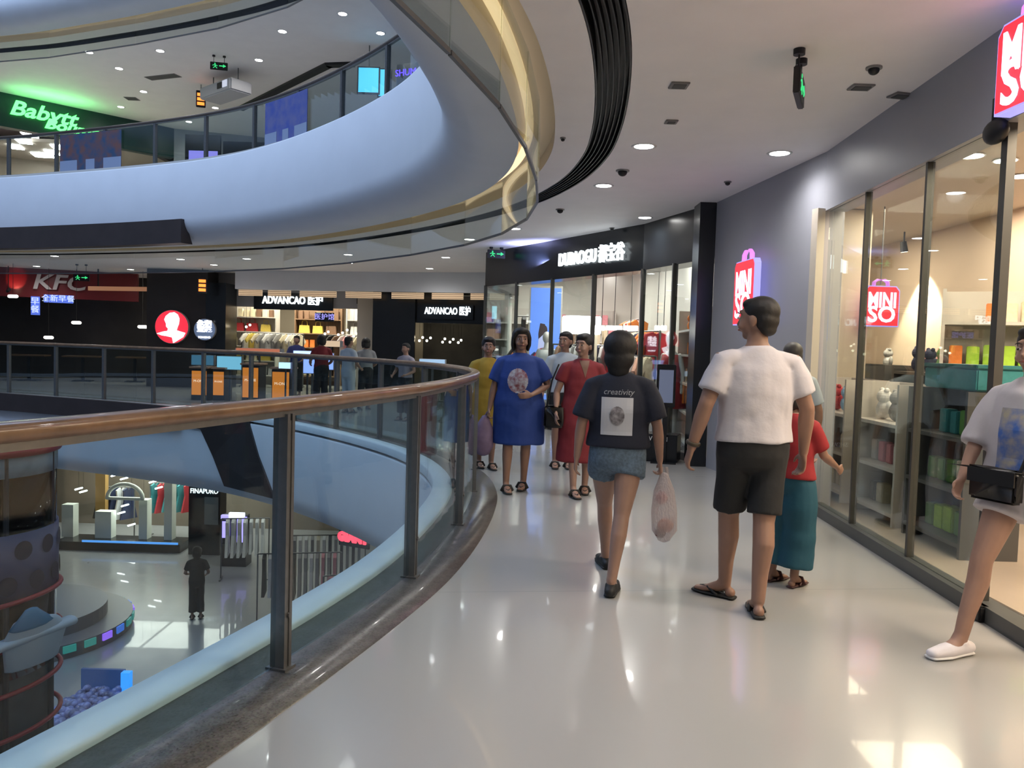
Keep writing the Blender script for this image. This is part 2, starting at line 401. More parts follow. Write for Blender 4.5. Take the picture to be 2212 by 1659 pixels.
walk = [(1391, 316, 'large round downlight in the walkway ceiling nearest the black air slot'), (1684, 331, 'round downlight in the walkway ceiling closest to the grey bulkhead over the right shop window'),
 (1304, 401, 'walkway ceiling downlight just beyond the one nearest the black slot'), (1393, 470, 'ceiling downlight right above the front edge of the dark shopfront'),
 (1112, 494, 'ceiling downlight beside the lower tip of the hanging glass screen'), (1146, 532, 'ceiling downlight close above the left end of the dark shopfront band'),
 (1014, 517, 'ceiling downlight seen left of the glass screen tip over the atrium corner'), (963, 556, 'ceiling downlight left of the dark shopfront, upper of a close pair'),
 (928, 580, 'ceiling downlight left of the dark shopfront, lower of a close pair'), (752, 550, 'far ceiling downlight, upper of a pair above the middle shops across the atrium'),
 (754, 568, 'far ceiling downlight, lower of a pair above the middle shops across the atrium'), (533, 559, 'far ceiling downlight under the right end of the dark fascia cladding'),
 (462, 572, 'far ceiling downlight below and left of the dark cladding corner'), (390, 560, 'far ceiling downlight under the dark cladding above the red round sign'),
 (282, 582, 'far ceiling downlight above the dark restaurant front'), (388, 602, 'far ceiling downlight close above the dark column with round signs'),
 (118, 553, 'far ceiling downlight nearest the atrium above the red shop band'), (79, 575, 'far ceiling downlight just above the red shop band at the left'),
 (522, 614, 'most distant ceiling downlight beside the orange hanging sign')]
for x, y, l in walk: downlight(W(x, y, z=H1), l, g)
g = 'downlights in the upper storey ceiling'
for x, y, l in [(740, 30, 'upper storey downlight nearest the top edge of the photo'), (610, 68, 'upper storey downlight left of the topmost one'), (822, 72, 'upper storey downlight closest to the white overhead curve'),
 (346, 110, 'upper storey downlight between the dark ring line and the air vent'), (192, 113, 'upper storey downlight furthest left of the front row'), (257, 148, 'upper storey downlight in the second row at left'),
 (559, 130, 'upper storey downlight above the ceiling box'), (310, 198, 'upper storey downlight right of the green glow'), (261, 231, 'upper storey downlight just above the green letter sign'),
 (465, 233, 'upper storey downlight touching the upper handrail, right of the orange sign'), (408, 263, 'upper storey downlight seen through the upper glass railing')]:
    downlight(W(x, y, z=F1+H1), l, g)
# further lamps behind the camera and over the walkway to the far side (outside the frame)
for p, w in (((.9, 1.2, H1), 'overhead left'), ((2.1, 1.6, H1), 'overhead right'), ((.8, 3.6, H1), 'just above the top edge beside the slot'), ((2.2, 3.8, H1), 'just above the top edge beside the shop'), ((1.5, -1.5, H1), 'behind the viewpoint')): downlight(p, 'walkway ceiling downlight out of frame, ' + w, 'downlights outside the frame', SPOT3)
g = 'downlights in the ground storey ceiling'
for p, w in zip(((-12, 19.5, -1.6), (-9, 19.5, -1.6), (-6, 18.5, -1.6), (-4, 16.5, -1.6), (-10.5, 21.6, -1.6), (-7, 21, -1.6)), ('in front of the bright shop, left', 'in front of the bright shop, right', 'above the violet display', 'above the long clothes rail', 'closest to the white arch', 'between the black pylon and violet display')): downlight(p, 'ground storey ceiling downlight ' + w, g, SPOT2)
# ---------------------------------------------------------------- right side wall and glass shop window
def on_line(A, Bp, x, y):
    A = Vector((*A[:2], 0)); Bp = Vector((*Bp[:2], 0)); d = fw*FPX + RT*(x-1106) - UP*(y-829.5)
    e = Bp-A; n = Vector((e.y, -e.x, 0)); k = (A-Vector((CAM.x, CAM.y, 0))).dot(n)/Vector((d.x, d.y, 0)).dot(n); return CAM + d*k
def wallbox(A, Bp, z0, z1, th, name=None, m=None, *rest):
    side = next((r for r in rest if isinstance(r, (int, float))), 1); parent = next((r for r in rest if isinstance(r, bpy.types.Object)), None)
    A = Vector(A[:2]); Bp = Vector(Bp[:2]); d = (Bp-A).normalized(); n = Vector((-d.y, d.x))*side*th; bm = B()
    vs = [bm.verts.new((p.x, p.y, z)) for z in (z0, z1) for p in (A, Bp, Bp+n, A+n)]
    for f in ((3, 2, 1, 0), (4, 5, 6, 7), (0, 1, 5, 4), (1, 2, 6, 5), (2, 3, 7, 6), (3, 0, 4, 7)): bm.faces.new([vs[i] for i in f])
    if name is None: return bm
    return obj(name, bm, m, parent)
def S_(o): return meta(o, kind='structure')
G0, G1, G2 = (2.40, -1.5), (2.64, 3.9), (2.80, 7.25)
KX = (2.47, 9.85)
S_(wallbox(G2, KX, 0, H1+.1, .2, 'wall_right', MGWALL, -1))
S_(wallbox(G1, G2, 2.76, H1+.1, .2, 'wall_bulkhead_1', MGWALL, -1)); S_(wallbox(G0, G1, 2.76, H1+.1, .2, 'wall_bulkhead_2', MGWALL, -1))
S_(wallbox((G0[0]-.01, G0[1]), (G1[0]-.01, G1[1]), 0, .09, .12, 'baseboard_1', MSTEEL, -1)); S_(wallbox((G1[0]-.01, G1[1]), (G2[0]-.01, G2[1]), 0, .09, .12, 'baseboard_2', M('dark skirting', (.06, .065, .065), .4), -1))
S_(wallbox((2.80, 7.22), (2.775, 7.30), 0, 2.78, .08, 'trim_5', M('cream jamb', (.6, .55, .48), .5), 1))
st = empty('shop_window', (0, 0, 0), 0, 'tall frameless glass shop window on the right with dark mullions', 'shop window')
gx = [7.22, 6.35, 5.33, 4.42, 2.9, 1.4, -1.4]
def gl(y): return Vector((G1[0]+(G2[0]-G1[0])*(y-G1[1])/(G2[1]-G1[1]), y)) if y > G1[1] else Vector((G0[0]+(G1[0]-G0[0])*(y-G0[1])/(G1[1]-G0[1]), y))
for a, b in zip(gx, gx[1:]):
    if b < 3: continue
    wallbox(gl(a)+Vector((.05, 0)), gl(b)+Vector((.05, 0)), .09, 2.76, .012, 'glass_pane', MSHOPG, st, -1)
wallbox(gl(2.9)+Vector((.05, 0)), gl(1.4)+Vector((.05, 0)), .09, 2.76, .012, 'glass_pane', MSHOPG, st, -1)
MMUL = M('dark mullion', (.07, .07, .065), .4, metal=.4)
for y, w in ((6.35, .035), (5.33, .04), (4.42, .085), (2.9, .05), (1.4, .05)):
    p = gl(y); obj('mullion', bbox(p.x+.02, p.x+.07, p.y-w/3, p.y+w/3, .0, 2.76), MMUL, st)
p = gl(4.42); obj('track_stop', bbox(p.x-.05, p.x+.02, p.y-.14, p.y-.02, 0, .09, .01), MBLACK, st)
bm = B(); ball(bm, (p.x-.02, p.y+.02, 2.72), (.05, .10, .07)); cyl(bm, (p.x-.02, p.y+.02, 2.75), (p.x-.02, p.y+.02, 2.9), .025)
meta(obj('sensor_head', bm, MBLACK, None, True), 'black sensor hood at the top of the thick dark mullion', 'sensor')
# interior of the right shop
S_(obj('wall_shop_back', bbox(5.6, 5.75, -1, 13, 0, 3.3), MWARM)); S_(obj('wall_shop_end', bbox(2.9, 5.6, 12.9, 13.0, 0, 3.3), MWARM))
S_(obj('wall_shop_partition', bbox(3.72, 4.12, 9.2, 9.5, 0, 3.14), M('cream wall', (.66, .58, .47), .6)))
S_(obj('floor_shop', bbox(2.95, 5.6, -1, 12.9, .001, .012), M('shop floor', (.40, .34, .28), .2, noise=.06, nscale=2)))
S_(obj('ceiling_shop', bbox(2.95, 5.6, -1, 12.9, 3.15, 3.25), M('shop ceiling', (.62, .55, .46), .6)))
for i, (x, y) in enumerate(((3.7, 3.4), (4.7, 5.2), (3.7, 6.8), (4.7, 8.6), (3.7, 1.2), (4.4, 11))):
    area('shop_lamp', (x, y, 3.12), 1.1, (150, 75, 75, 75, 150, 75)[i], (1, .80, .58))
tl = None
def spotlight(p, aim, power, col, label, size=.9, top=3.15):
    t = empty('spotlight', p, 0, label, 'spotlight'); d = (Vector(aim)-Vector(p)).normalized()
    bm = B(); cyl(bm, Vector((0, 0, 0))-d*.07, d*.07, .04, .05); obj('head', bm, MBLACK, t)
    bm = B(); cyl(bm, (0, 0, .0), (0, 0, top-p[2]), .012, n=8); obj('stem', bm, MBLACK, t)
    bm = B(); cyl(bm, d*.071, d*.074, .042); obj('lens', bm, E('warm lens', (1, .85, .6), 12), t)
    l = bpy.data.lights.new('spot', 'SPOT'); l.energy = power; l.spot_size = size; l.spot_blend = .35; l.color = col; l.shadow_soft_size = .03
    o = bpy.data.objects.new('spot', l); C.objects.link(o); o.location = Vector(p)+d*.09; o.rotation_euler = d.to_track_quat('-Z', 'Y').to_euler()
spotlight((5.25, 10.75, 2.95), (5.62, 10.85, .9), 560, (1, .86, .62), 'warm spotlight washing the beige wall behind the shop window', 1.3)
spotlight((5.2, 7.9, 2.95), (5.62, 8.0, 1.2), 60, (1, .86, .62), 'warm spotlight nearer the entrance of the right shop')
# ---------------------------------------------------------------- goods
PAL = dict(red=(.45, .03, .04), orange=(.75, .22, .04), yellow=(.65, .5, .1), green=(.10, .28, .06), teal=(.03, .22, .24), blue=(.04, .10, .45), navy=(.02, .03, .08), white=(.75, .75, .74),
           cream=(.65, .58, .42), pink=(.7, .28, .32), brown=(.18, .10, .06), black=(.015, .015, .017), grey=(.3, .3, .3), purple=(.22, .10, .40), skin=(.55, .33, .24), lime=(.35, .6, .05), sky=(.25, .45, .7))
def PM(c): return M('cloth '+c, PAL[c], .7, noise=.12, nscale=25)
PROTO = {}
def proto_mesh(kind):
    if kind in PROTO: return PROTO[kind]
    bm = B()
    if kind == 'packet': box(bm, -.06, .06, -.05, .05, 0, .2); bmesh.ops.bevel(bm, geom=bm.edges[:], offset=.008, segments=2, affect='EDGES')
    elif kind == 'bottle':
        tube(bm, [(0, 0, .0), (0, 0, .14), (0, 0, .18), (0, 0, .19), (0, 0, .23)], [.035, .035, .014, .014, .014], cap=False)
    elif kind == 'plush_toy':
        ball(bm, (0, 0, .09), (.08, .07, .09)); ball(bm, (0, 0, .22), .07); ball(bm, (-.05, 0, .28), .025); ball(bm, (.05, 0, .28), .025)
        ball(bm, (-.09, .01, .12), (.03, .03, .06)); ball(bm, (.09, .01, .12), (.03, .03, .06))
    elif kind == 'shirt':
        prism(bm, [(-.20, -.62), (.20, -.62), (.19, -.2), (.30, -.30), (.36, -.20), (.2, -.02), (.07, .02), (0, -.03), (-.07, .02), (-.2, -.02), (-.36, -.20), (-.30, -.30), (-.19, -.2)], -.03, .03)
        bmesh.ops.bevel(bm, geom=[e for e in bm.edges if e.calc_length() > .1], offset=.012, segments=1, affect='EDGES')
    elif kind == 'dress':
        prism(bm, [(-.28, -.95), (.28, -.95), (.15, -.38), (.18, -.05), (.06, .02), (0, -.06), (-.06, .02), (-.18, -.05), (-.15, -.38)], -.035, .035)
    elif kind == 'bag':
        prism(bm, [(-.14, 0), (.14, 0), (.12, .2), (-.12, .2)], -.05, .05); pts = [(-.07, 0, .2), (-.06, 0, .3), (0, 0, .33), (.06, 0, .3), (.07, 0, .2)]
        tube(bm, pts, [.008]*5, n=6)
    elif kind == 'cup': tube(bm, [(0, 0, 0), (0, 0, .10)], [.035, .045], cap=False); tube(bm, [(.04, 0, .08), (.07, 0, .06), (.04, 0, .03)], [.007]*3, n=6)
    me = bpy.data.meshes.new(kind); bmesh.ops.recalc_face_normals(bm, faces=bm.faces); bm.to_mesh(me); bm.free(); me.materials.append(PM('white'))
    PROTO[kind] = me; return me
CATN = {'packet': 'packet', 'bottle': 'bottle', 'plush_toy': 'toy', 'shirt': 'shirt', 'dress': 'dress', 'bag': 'bag', 'cup': 'cup'}
def goods(kind, loc, rz, col, label, group, sc=1):
    o = bpy.data.objects.new(kind, proto_mesh(kind)); C.objects.link(o); o.location = loc; o.rotation_euler = (0, 0, rz); o.scale = (sc, sc, sc)
    o.material_slots[0].link = 'OBJECT'; o.material_slots[0].material = PM(col); return meta(o, label, CATN[kind], group)
def shelf_unit(loc, rz, w, d, levels, top, label, m, back=True):
    t = empty('shelf_unit', loc, rz, label, 'shelf')
    for x in (-w/2, w/2-.03): obj('side_panel', bbox(x, x+.03, -d/2, d/2, 0, top), m, t)
    if back: obj('back_panel', bbox(-w/2+.03, w/2-.03, d/2-.02, d/2, 0, top), m, t)
    for z in levels: obj('shelf', bbox(-w/2+.03, w/2-.03, -d/2, d/2-.02, z-.03, z), m, t)
    return t
ORD = ['first', 'second', 'third', 'fourth', 'fifth', 'sixth', 'seventh', 'eighth', 'ninth', 'tenth', 'eleventh', 'twelfth', 'thirteenth', 'fourteenth', 'fifteenth', 'sixteenth', 'seventeenth', 'eighteenth', 'nineteenth', 'twentieth']
def stock(loc, rz, w, d, levels, kinds, cols, what, where, step=.17, sc=1, fill=.85):
    c, s = math.cos(rz), math.sin(rz); nl = len(levels)
    for li, z in enumerate(levels):
        kd = kinds[li % len(kinds)]; st_ = max(step, .25) if kd == 'plush_toy' else max(step, .33*sc) if kd == 'bag' else step; n = int((w-.12)/st_); cc = cols[li % len(cols)]; cnt = 0
        lv = 'top' if li == nl-1 else 'bottom' if li == 0 else 'second' if li == nl-2 else 'third' if li == nl-3 else 'fourth'
        for k in range(n):
            if random.random() > fill: continue
            lx = -w/2+.06+st_*(k+.5); ly = -d*.05
            col = random.choice(cc); goods(kd, (loc[0]+lx*c-ly*s, loc[1]+lx*s+ly*c, loc[2]+z), rz+random.uniform(-.1, .1), col,
                  '%s %s, %s on the %s board of %s' % (col, CATN[kd], ORD[cnt], lv, where), '%s %ss on the %s board of %s' % (col, CATN[kd], lv, where), sc*random.uniform(.85, 1.0)); cnt += 1
MSH = M('pale shelf', (.55, .52, .48), .4, noise=.05, nscale=4); MSHD = M('dark shelf', (.07, .07, .07), .4)
R90 = PI/2
# gondolas along the glass of the right shop (fronts face the walkway)
def unit(loc, rz, w, d, lv, top, label, kinds, cols, where, mat=MSH, step=.17, sc=1, fill=.85, shelves=None):
    shelf_unit(loc, rz, w, d, lv, top, label, mat); stock(loc, rz, w, d, lv, kinds, cols, label, where, step, sc, fill)
unit((3.45, 6.72), -R90, .95, .4, [.12, .5, .88], 1.22, 'pale low shelf unit behind the shop window nearest the grey wall', ['packet', 'bottle', 'cup'], [['cream', 'white', 'skin'], ['brown', 'cream'], ['white', 'sky']], 'the pale low shelf behind the window') if False else None
for args in [((3.45, 8.05, 0), 'pale low shelf unit in the window nearest the grey wall', ['packet', 'bottle', 'plush_toy'], [['cream', 'skin', 'white'], ['brown', 'cream', 'skin'], ['white', 'sky', 'red']], 'the furthest window shelf'),
             ((3.45, 7.0, 0), 'pale low shelf unit in the middle window bay with soft goods', ['packet', 'packet', 'plush_toy'], [['grey', 'cream', 'brown'], ['cream', 'pink', 'white'], ['navy', 'grey', 'white']], 'the middle window shelf'),
             ((3.45, 6.0, 0), 'dark shelf unit with green goods beside the thick mullion', ['packet', 'packet', 'packet'], [['green', 'lime', 'green'], ['green', 'green', 'cream'], ['green', 'teal']], 'the dark window shelf')]:
    unit(args[0], -R90, .84, .42, [.12, .5, .88], 1.22, args[1], args[2], args[3], args[4], MSH if 'pale' in args[1] else MSHD, step=.14)
for k, y in enumerate((11.6, 10.2, 8.8, 7.4, 6.0)):
    nm = ['beyond the partition', 'under the brightest wall light', 'by the inner wall light', 'against the beige wall amid the shop', 'against the beige wall near the entrance'][k]
    sn = ['in the deep corner', 'under the bright light', 'by the inner light', 'amid the shop', 'near the entrance'][k]
    unit((5.38, y, 0), -R90, 1.2, .36, [.15, .55, .95, 1.3], 1.34, 'dark low wall shelf ' + nm, ['packet', 'bottle', 'plush_toy', 'plush_toy'], [['grey', 'navy', 'cream'], ['teal', 'sky', 'white'], ['green', 'brown', 'pink'], ['navy', 'grey', 'brown', 'pink', 'black']], 'the wall shelf ' + sn, MSHD, step=.19)
unit((4.55, 7.25, 0), -.5, 1.1, .4, [.2, .6, 1.0, 1.4, 1.8], 2.1, 'tall shelf with orange and green goods behind the girl in white', ['packet', 'packet', 'packet', 'packet', 'packet'], [['brown', 'yellow'], ['yellow', 'cream'], ['green', 'lime'], ['orange', 'lime'], ['orange', 'cream']], 'the shelf behind the girl', MSH, step=.14)
t = empty('storage_box', (3.5, 6.0, 1.225), -R90, 'teal storage box on top of the dark shelf with green goods', 'box'); obj('body', bbox(-.36, .36, -.17, .17, 0, .16, .01), PM('teal'), t); obj('lid', bbox(-.37, .37, -.18, .18, .16, .19, .006), M('teal lid', (.02, .16, .17), .5), t)
for k, (y, nm, sn) in enumerate(((8.35, 'nearest the partition', 'by the partition'), (10.3, 'beyond the partition post', 'beyond the post'))):
    unit((4.45, y, 0), -R90, .9, .4, [.15, .55, .95, 1.3], 1.33, 'dark low shelf unit ' + nm, ['packet', 'bottle', 'packet', 'plush_toy'], [['cream', 'grey'], ['sky', 'white', 'teal'], ['grey', 'cream', 'skin'], ['black', 'navy', 'pink', 'green']], 'the shelf ' + sn, MSHD, step=.15)
# bag shaped light boxes
def lightbox(loc, rz, w, h, d, label, sides=(-1, 1)):
    """loc: centre of body; local: x along the box width, faces at -y and +y"""
    t = empty('light_box_sign', loc, rz, label, 'sign')
    bm = B(); prism(bm, [(-w/2, -h/2), (w/2, -h/2), (w/2, h/2-.05), (w/2-.04, h/2), (-w/2+.04, h/2), (-w/2, h/2-.05)], -d/2, d/2)
    obj('casing', bm, E('violet white casing', (.42, .40, 1), 1.1), t)
    for s in sides:
        bm = B(); prism(bm, [(-w/2+.012, -h/2+.012), (w/2-.012, -h/2+.012), (w/2-.012, h/2-.06), (w/2-.05, h/2-.012), (-w/2+.05, h/2-.012), (-w/2+.012, h/2-.06)], s*d/2, s*(d/2+.006))
        obj('red_face', bm, E('sign red', (1, .035, .06), 1.15), t)
        m = Matrix.Translation((0, s*(d/2+.008), 0)) @ (Matrix.Rotation(0 if s < 0 else PI, 4, 'Z')) @ Matrix.Rotation(PI/2, 4, 'X')
        text('lettering', 'MINI', w*.44, E('sign pink white', (1, .72, .95), 2.2), m @ Matrix.Translation((0, h*.13, 0)) @ Matrix.Diagonal((.9, 1.35, 1, 1)), t, .003, bold=.006)
        text('lettering', 'SO', w*.56, E('sign pink white', (1, .72, .95), 2.2), m @ Matrix.Translation((0, -h*.22, 0)) @ Matrix.Diagonal((1.1, 1.1, 1, 1)), t, .003, bold=.006)
    bm = B(); hw = w*.2; hh = h*.16
    tube(bm, [(-hw, 0, h/2), (-hw*.95, 0, h/2+hh*.6), (-hw*.5, 0, h/2+hh*.95), (hw*.5, 0, h/2+hh*.95), (hw*.95, 0, h/2+hh*.6), (hw, 0, h/2)], [(.014, d*.4)]*6, n=8, cap=False)
    obj('handle', bm, E('handle glow', (.75, .25, .8), 1.3), t)
    return t
q = on_line((2.47, 9.85), G2, 1690, 620)
lb = W(1611, 632, D=8.62); lightbox((lb.x+.01, 8.62, lb.z), -R90+.05, .62, .70, .07, 'red bag shaped light box sign on the grey wall above the man in white', (-1,))
bm = B(); box(bm, lb.x+.04, 2.62, 8.60, 8.64, 2.28, 2.31); meta(obj('sign_bracket', bm, MSTEEL), 'steel arm fixing the red light box to the grey wall', 'bracket')
lb = W(1900, 662, D=9.0); lightbox((lb.x, 9.0, lb.z), 0, .40, .46, .10, 'red bag shaped light box standing in for a reflection in the shop window')  # added box that takes the place of a sign reflected in the window
obj_b = B(); cyl(obj_b, (lb.x, 9.0, lb.z+.25), (lb.x, 9.0, 3.15), .008, n=8); meta(obj('hanging_rod', obj_b, MSTEEL), 'thin rod added to hold the red light box that stands in for a reflection', 'rod')
lightbox((2.56, 3.98, 2.965), -R90+.05, .50, .46, .09, 'large red bag shaped light box on the bulkhead cut off by the photo edge', (-1,))
for k, (x, y) in enumerate(((2100, 336), (2172, 346), (2206, 380))):
    p = W(x, y, z=3.145); t = empty('downlight', p, 0, 'warm downlight inside the right shop, ' + ['closest to the thick mullion', 'just beyond the thick mullion', 'at the right edge of the photo'][k], 'ceiling light', 'warm downlights in the right shop')
    bm = B(); cyl(bm, (0, 0, -.006), (0, 0, 0), .10, n=24); obj('trim_ring', bm, M('lamp trim', (.7, .7, .7), .4), t); bm = B(); cyl(bm, (0, 0, -.010), (0, 0, -.006), .085, n=24); obj('lamp_face', bm, E('warm lamp disc', (1, .93, .8), 14), t)
# ---------------------------------------------------------------- dark shopfront
FA, FB, FC = (2.45, 9.9), (1.88, 11.7), (-.6, 15.9)
sf = empty('shopfront', (0, 0, 0), 0, 'dark framed shopfront with a deep black sign band and glass below', 'shopfront')
for a, b in ((FA, FB), (FB, FC)):
    wallbox(a, b, 2.62, H1+.02, .35, 'sign_band', MBLK, sf, -1); 
    wallbox(a, b, 0, .10, .12, 'plinth', MBLACK, sf, -1)
obj('end_column', bbox(2.27, 2.47, 9.86, 10.2, 0, 3.3), MBLK, sf)
bm = B()
wallbox(FC, (FC[0]+.5, FC[1]+2.6), 2.62, H1+.02, .2, 'sign_band', MBLK, sf, -1); wallbox(FC, (FC[0]+.5, FC[1]+2.6), .0, 2.62, .02, 'glass_pane', MSHOPG, sf, -1)
def seg(a, b, f): return (a[0]+(b[0]-a[0])*f, a[1]+(b[1]-a[1])*f)
for a, b, n in ((FA, FB, 2), (FB, FC, 4)):
    for k in range(n):
        if a == FB and k == 0: continue
        wallbox(seg(a, b, k/n), seg(a, b, (k+1)/n), .1, 2.62, .012, 'glass_pane', MSHOPG, sf, -1)
    for k in range(1, n+1):
        p = seg(a, b, k/n); obj('mullion', bbox(p[0]-.02, p[0]+.05, p[1]-.02, p[1]+.05, 0, 2.64), MMUL, sf)
def band_text(A, Bp, x, y, s, size, m, parent, side=-1, proud=.03, sx=1, name='lettering', shear=0):
    q = on_line(A, Bp, x, y); yaw = math.atan2(A[1]-Bp[1], A[0]-Bp[0]); d = Vector((math.cos(yaw), math.sin(yaw))); n = Vector((d.y, -d.x))
    return text(name, s, size, m, facing((q.x+n.x*proud, q.y+n.y*proud, q.z), yaw) @ Matrix.Diagonal((sx, 1, 1, 1)), parent, .02, shear=shear, bold=.002)
MSIGN = E('white sign letters', (.88, .97, 1), 3.2)
band_text(FB, FC, 1280, 555, 'DUBAOGU 都宝谷', .30, MSIGN, sf, proud=.06, sx=.72)
spk = W(1200, 540, z=3.2)
area('sign_wash', (.35, 14.1, 2.95), .9, 22, (.45, .5, 1), rot=(math.radians(150), 0, -.6), sy=.1)
# interior
MSW = M('shop white wall', (.62, .60, .56), .6, noise=.03, nscale=2)
S_(obj('wall_shop_back_2', bbox(-.1, 7.9, 19.0, 19.1, 0, 3.3), MSW)); S_(obj('wall_shop_side_2', bbox(2.80, 2.95, 10.2, 19, 0, 3.3), MSW))
S_(obj('wall_shop_side_3', bbox(-.15, -.05, 18.45, 19, 0, 3.3), MSW))
for p, pw in (((1.6, 14.5, 3.1), 90), ((1.5, 16.6, 3.1), 90), ((.2, 17.2, 3.1), 60), ((2.3, 12.2, 3.1), 60)): area('shop_lamp', p, .8, pw, (1, .95, .86))
def panel_light(x, y, z, w, d, label, grp):
    p = W(x, y, z=z); bm = bbox(-w/2, w/2, -d/2, d/2, -.05, 0); t = empty('panel_lamp', p, 0, label, 'ceiling light', grp); obj('housing', bm, MWHITE, t)
    obj('diffuser', bbox(-w/2+.01, w/2-.01, -d/2+.01, d/2-.01, -.056, -.05), MLAMP, t)
for x, y, w in ((1321, 584, 'leftmost'), (1397, 585, 'second from left'), (1454, 592, 'third from left'), (1495, 576, 'rightmost'), (1470, 640, 'furthest back')): panel_light(x, y, 3.30, .12, .3, 'small bright panel lamp on the dark framed shop ceiling, ' + w, 'panel lamps in the dark framed shop')
# blue poster, display block, column, bars standing in for reflected lights
q = W(1178, 690, D=15.6)
t = empty('poster_light_box', (q.x, 15.6, 0), 0, 'tall blue light box poster of a standing woman in the dark shopfront', 'poster')
z1 = W(1178, 622, D=15.6).z; w = 65/1700*15.6
obj('frame', bbox(-w/2-.03, w/2+.03, 0, .08, .35, z1+.04), M('pale frame', (.5, .48, .44), .5), t)
obj('blue_face', bbox(-w/2, w/2, -.006, 0, .4, z1), E('poster blue', (.16, .33, 1), 1.0), t)
bm = B(); prism(bm, [(-.1, .5), (.08, .5), (.10, 1.3), (.14, 1.2), (.17, 1.25), (.1, 1.6), (.04, 1.68), (-.04, 1.68), (-.12, 1.6), (-.15, 1.2), (-.1, 1.3)], -.012, -.007); obj('printed_figure', bm, E('poster figure', (.55, .6, .95), .8), t)
bm = B(); ball(bm, (-.02, -.005, 1.78), (.07, .004, .10)); tube(bm, [(-.05, -.008, 1.9), (-.08, -.008, 1.7), (-.07, -.008, 1.5)], [(.05, .003)]*3); obj('printed_hair', bm, M('poster hair', (.06, .04, .05), .6), t)
q = W(1256, 700, D=13.9); obj_t = empty('display_canopy', (q.x, 13.9, 0), .3, 'glowing white display canopy on cream posts inside the dark framed shop', 'display')
z0, z1 = W(1256, 722, D=13.9).z, W(1256, 683, D=13.9).z
obj('canopy_box', bbox(-.30, .30, -.2, .2, z0, z1, .02), E('display white', (1, .98, .93), 3.2), obj_t)
for sx in (-.27, .27): obj('leg', bbox(sx-.03, sx+.03, -.03, .03, 0, z0), M('cream post', (.7, .66, .5), .5), obj_t)
obj('shelf', bbox(-.26, .26, -.18, .18, .85, .88), MSW, obj_t)
for k, (x0, x1) in enumerate(((1281, 1290), (1294, 1306), (1310, 1344), (1347, 1378), (1415, 1425), (1428, 1440))):  # added glowing bars and hangers, in place of lights that are only reflected
    a = W(x0, 703, D=13.0); b = W(x1, 714, D=13.0)
    obj('x', bbox(0, .1, 0, .1, 0, .1), MWHITE) if False else None
    t = empty('reflected_light_bar', (a.x, 13.0, b.z), 0, ['narrow leftmost reflected light bar beside the glowing canopy', 'narrow reflected light bar second from the glowing canopy', 'wide reflected light bar above the dark haired woman, nearer the canopy', 'wide reflected light bar above the dark haired woman, further right', 'short reflected light bar left of the two by the tan bags', 'short reflected light bar rightmost by the tan bags'][k], 'light', 'bars standing in for reflected lights in the dark framed shop')
    obj('tube', bbox(0, b.x-a.x, 0, .04, 0, a.z-b.z, .005), E('reflected light bar', (.95, 1, .95), 5), t); obj('hanger', bbox((b.x-a.x)/2-.005, (b.x-a.x)/2+.005, .015, .025, a.z-b.z, 3.2-b.z), MBLACK, t)
# clothes rails in the dark framed shop
def rail(loc, rz, L, z, label, cols, kind, where, step=.12, face=0):
    t = empty('clothes_rail', loc, rz, label, 'clothes rail'); bm = B(); cyl(bm, (-L/2, 0, z), (L/2, 0, z), .015, n=10); obj('bar', bm, MSTEEL, t)
    for x in (-L/2, L/2): obj('upright', bbox(x-.015, x+.015, -.015, .015, 0, z), MSTEEL, t); obj('foot', bbox(x-.02, x+.02, -.22, .22, 0, .03), MSTEEL, t)
    c, s = math.cos(rz), math.sin(rz); n = int((L-.1)/step)
    for k in range(n):
        lx = -L/2+.08+step*(k+.5)*(L-.16)/(n*step); col = random.choice(cols)
        goods(kind, (loc[0]+lx*c, loc[1]+lx*s, loc[2]+z-.03), rz+R90*(1-face*.35)+random.uniform(-.02, .02), col, '%s %s, %s along %s' % (col, kind, ORD[k], where), '%s %ss hanging on %s' % (col, kind, where), random.uniform(.9, 1.05))
CL = ['black', 'red', 'pink', 'cream', 'brown', 'white', 'grey', 'navy', 'skin', 'orange']
rail((2.1, 13.2, 0), 1.9, 1.4, 1.75, 'clothes rail along the right of the dark framed shop', CL, 'shirt', 'the rail right of the reflected light bars', .11)
rail((1.6, 16.2, 0), 0, 2.2, 1.9, 'clothes rail at the back of the dark framed shop', ['black', 'red', 'pink', 'cream', 'brown'], 'dress', 'the back rail of the dark framed shop', .14)
rail((1.35, 14.3, 0), -.3, 1.3, 1.5, 'low clothes rail in the middle of the dark framed shop', CL, 'shirt', 'the middle rail of the dark framed shop', .11)
rail((.75, 17.3, 0), .1, 1.4, 2.1, 'high clothes rail behind the glowing canopy', ['red', 'grey', 'black', 'brown', 'grey'], 'dress', 'the high rail behind the glowing canopy', .15)
unit((2.62, 11.3, 0), -R90-.1, 1.4, .36, [.2, .6, 1.0, 1.4, 1.75], 2.05, 'wall shelf of bags and folded wear at the right end of the dark framed shop', ['bag', 'packet', 'bag', 'bag', 'plush_toy'], [['cream', 'brown'], ['orange', 'cream', 'grey'], ['skin', 'cream', 'grey'], ['pink', 'orange', 'white'], ['brown', 'orange']], 'the dark framed shop shelf', MSH, step=.19)
rail((.40, 16.0, 0), -.9, 1.1, 1.45, 'clothes rail just inside the glass left of the canopy', CL, 'shirt', 'the rail just inside the glass', .11)
rail((2.25, 14.9, 0), 1.6, 1.5, 2.0, 'high clothes rail along the right wall of the dark framed shop', ['red', 'orange', 'cream', 'navy', 'white', 'pink'], 'dress', 'the high right rail', .13)
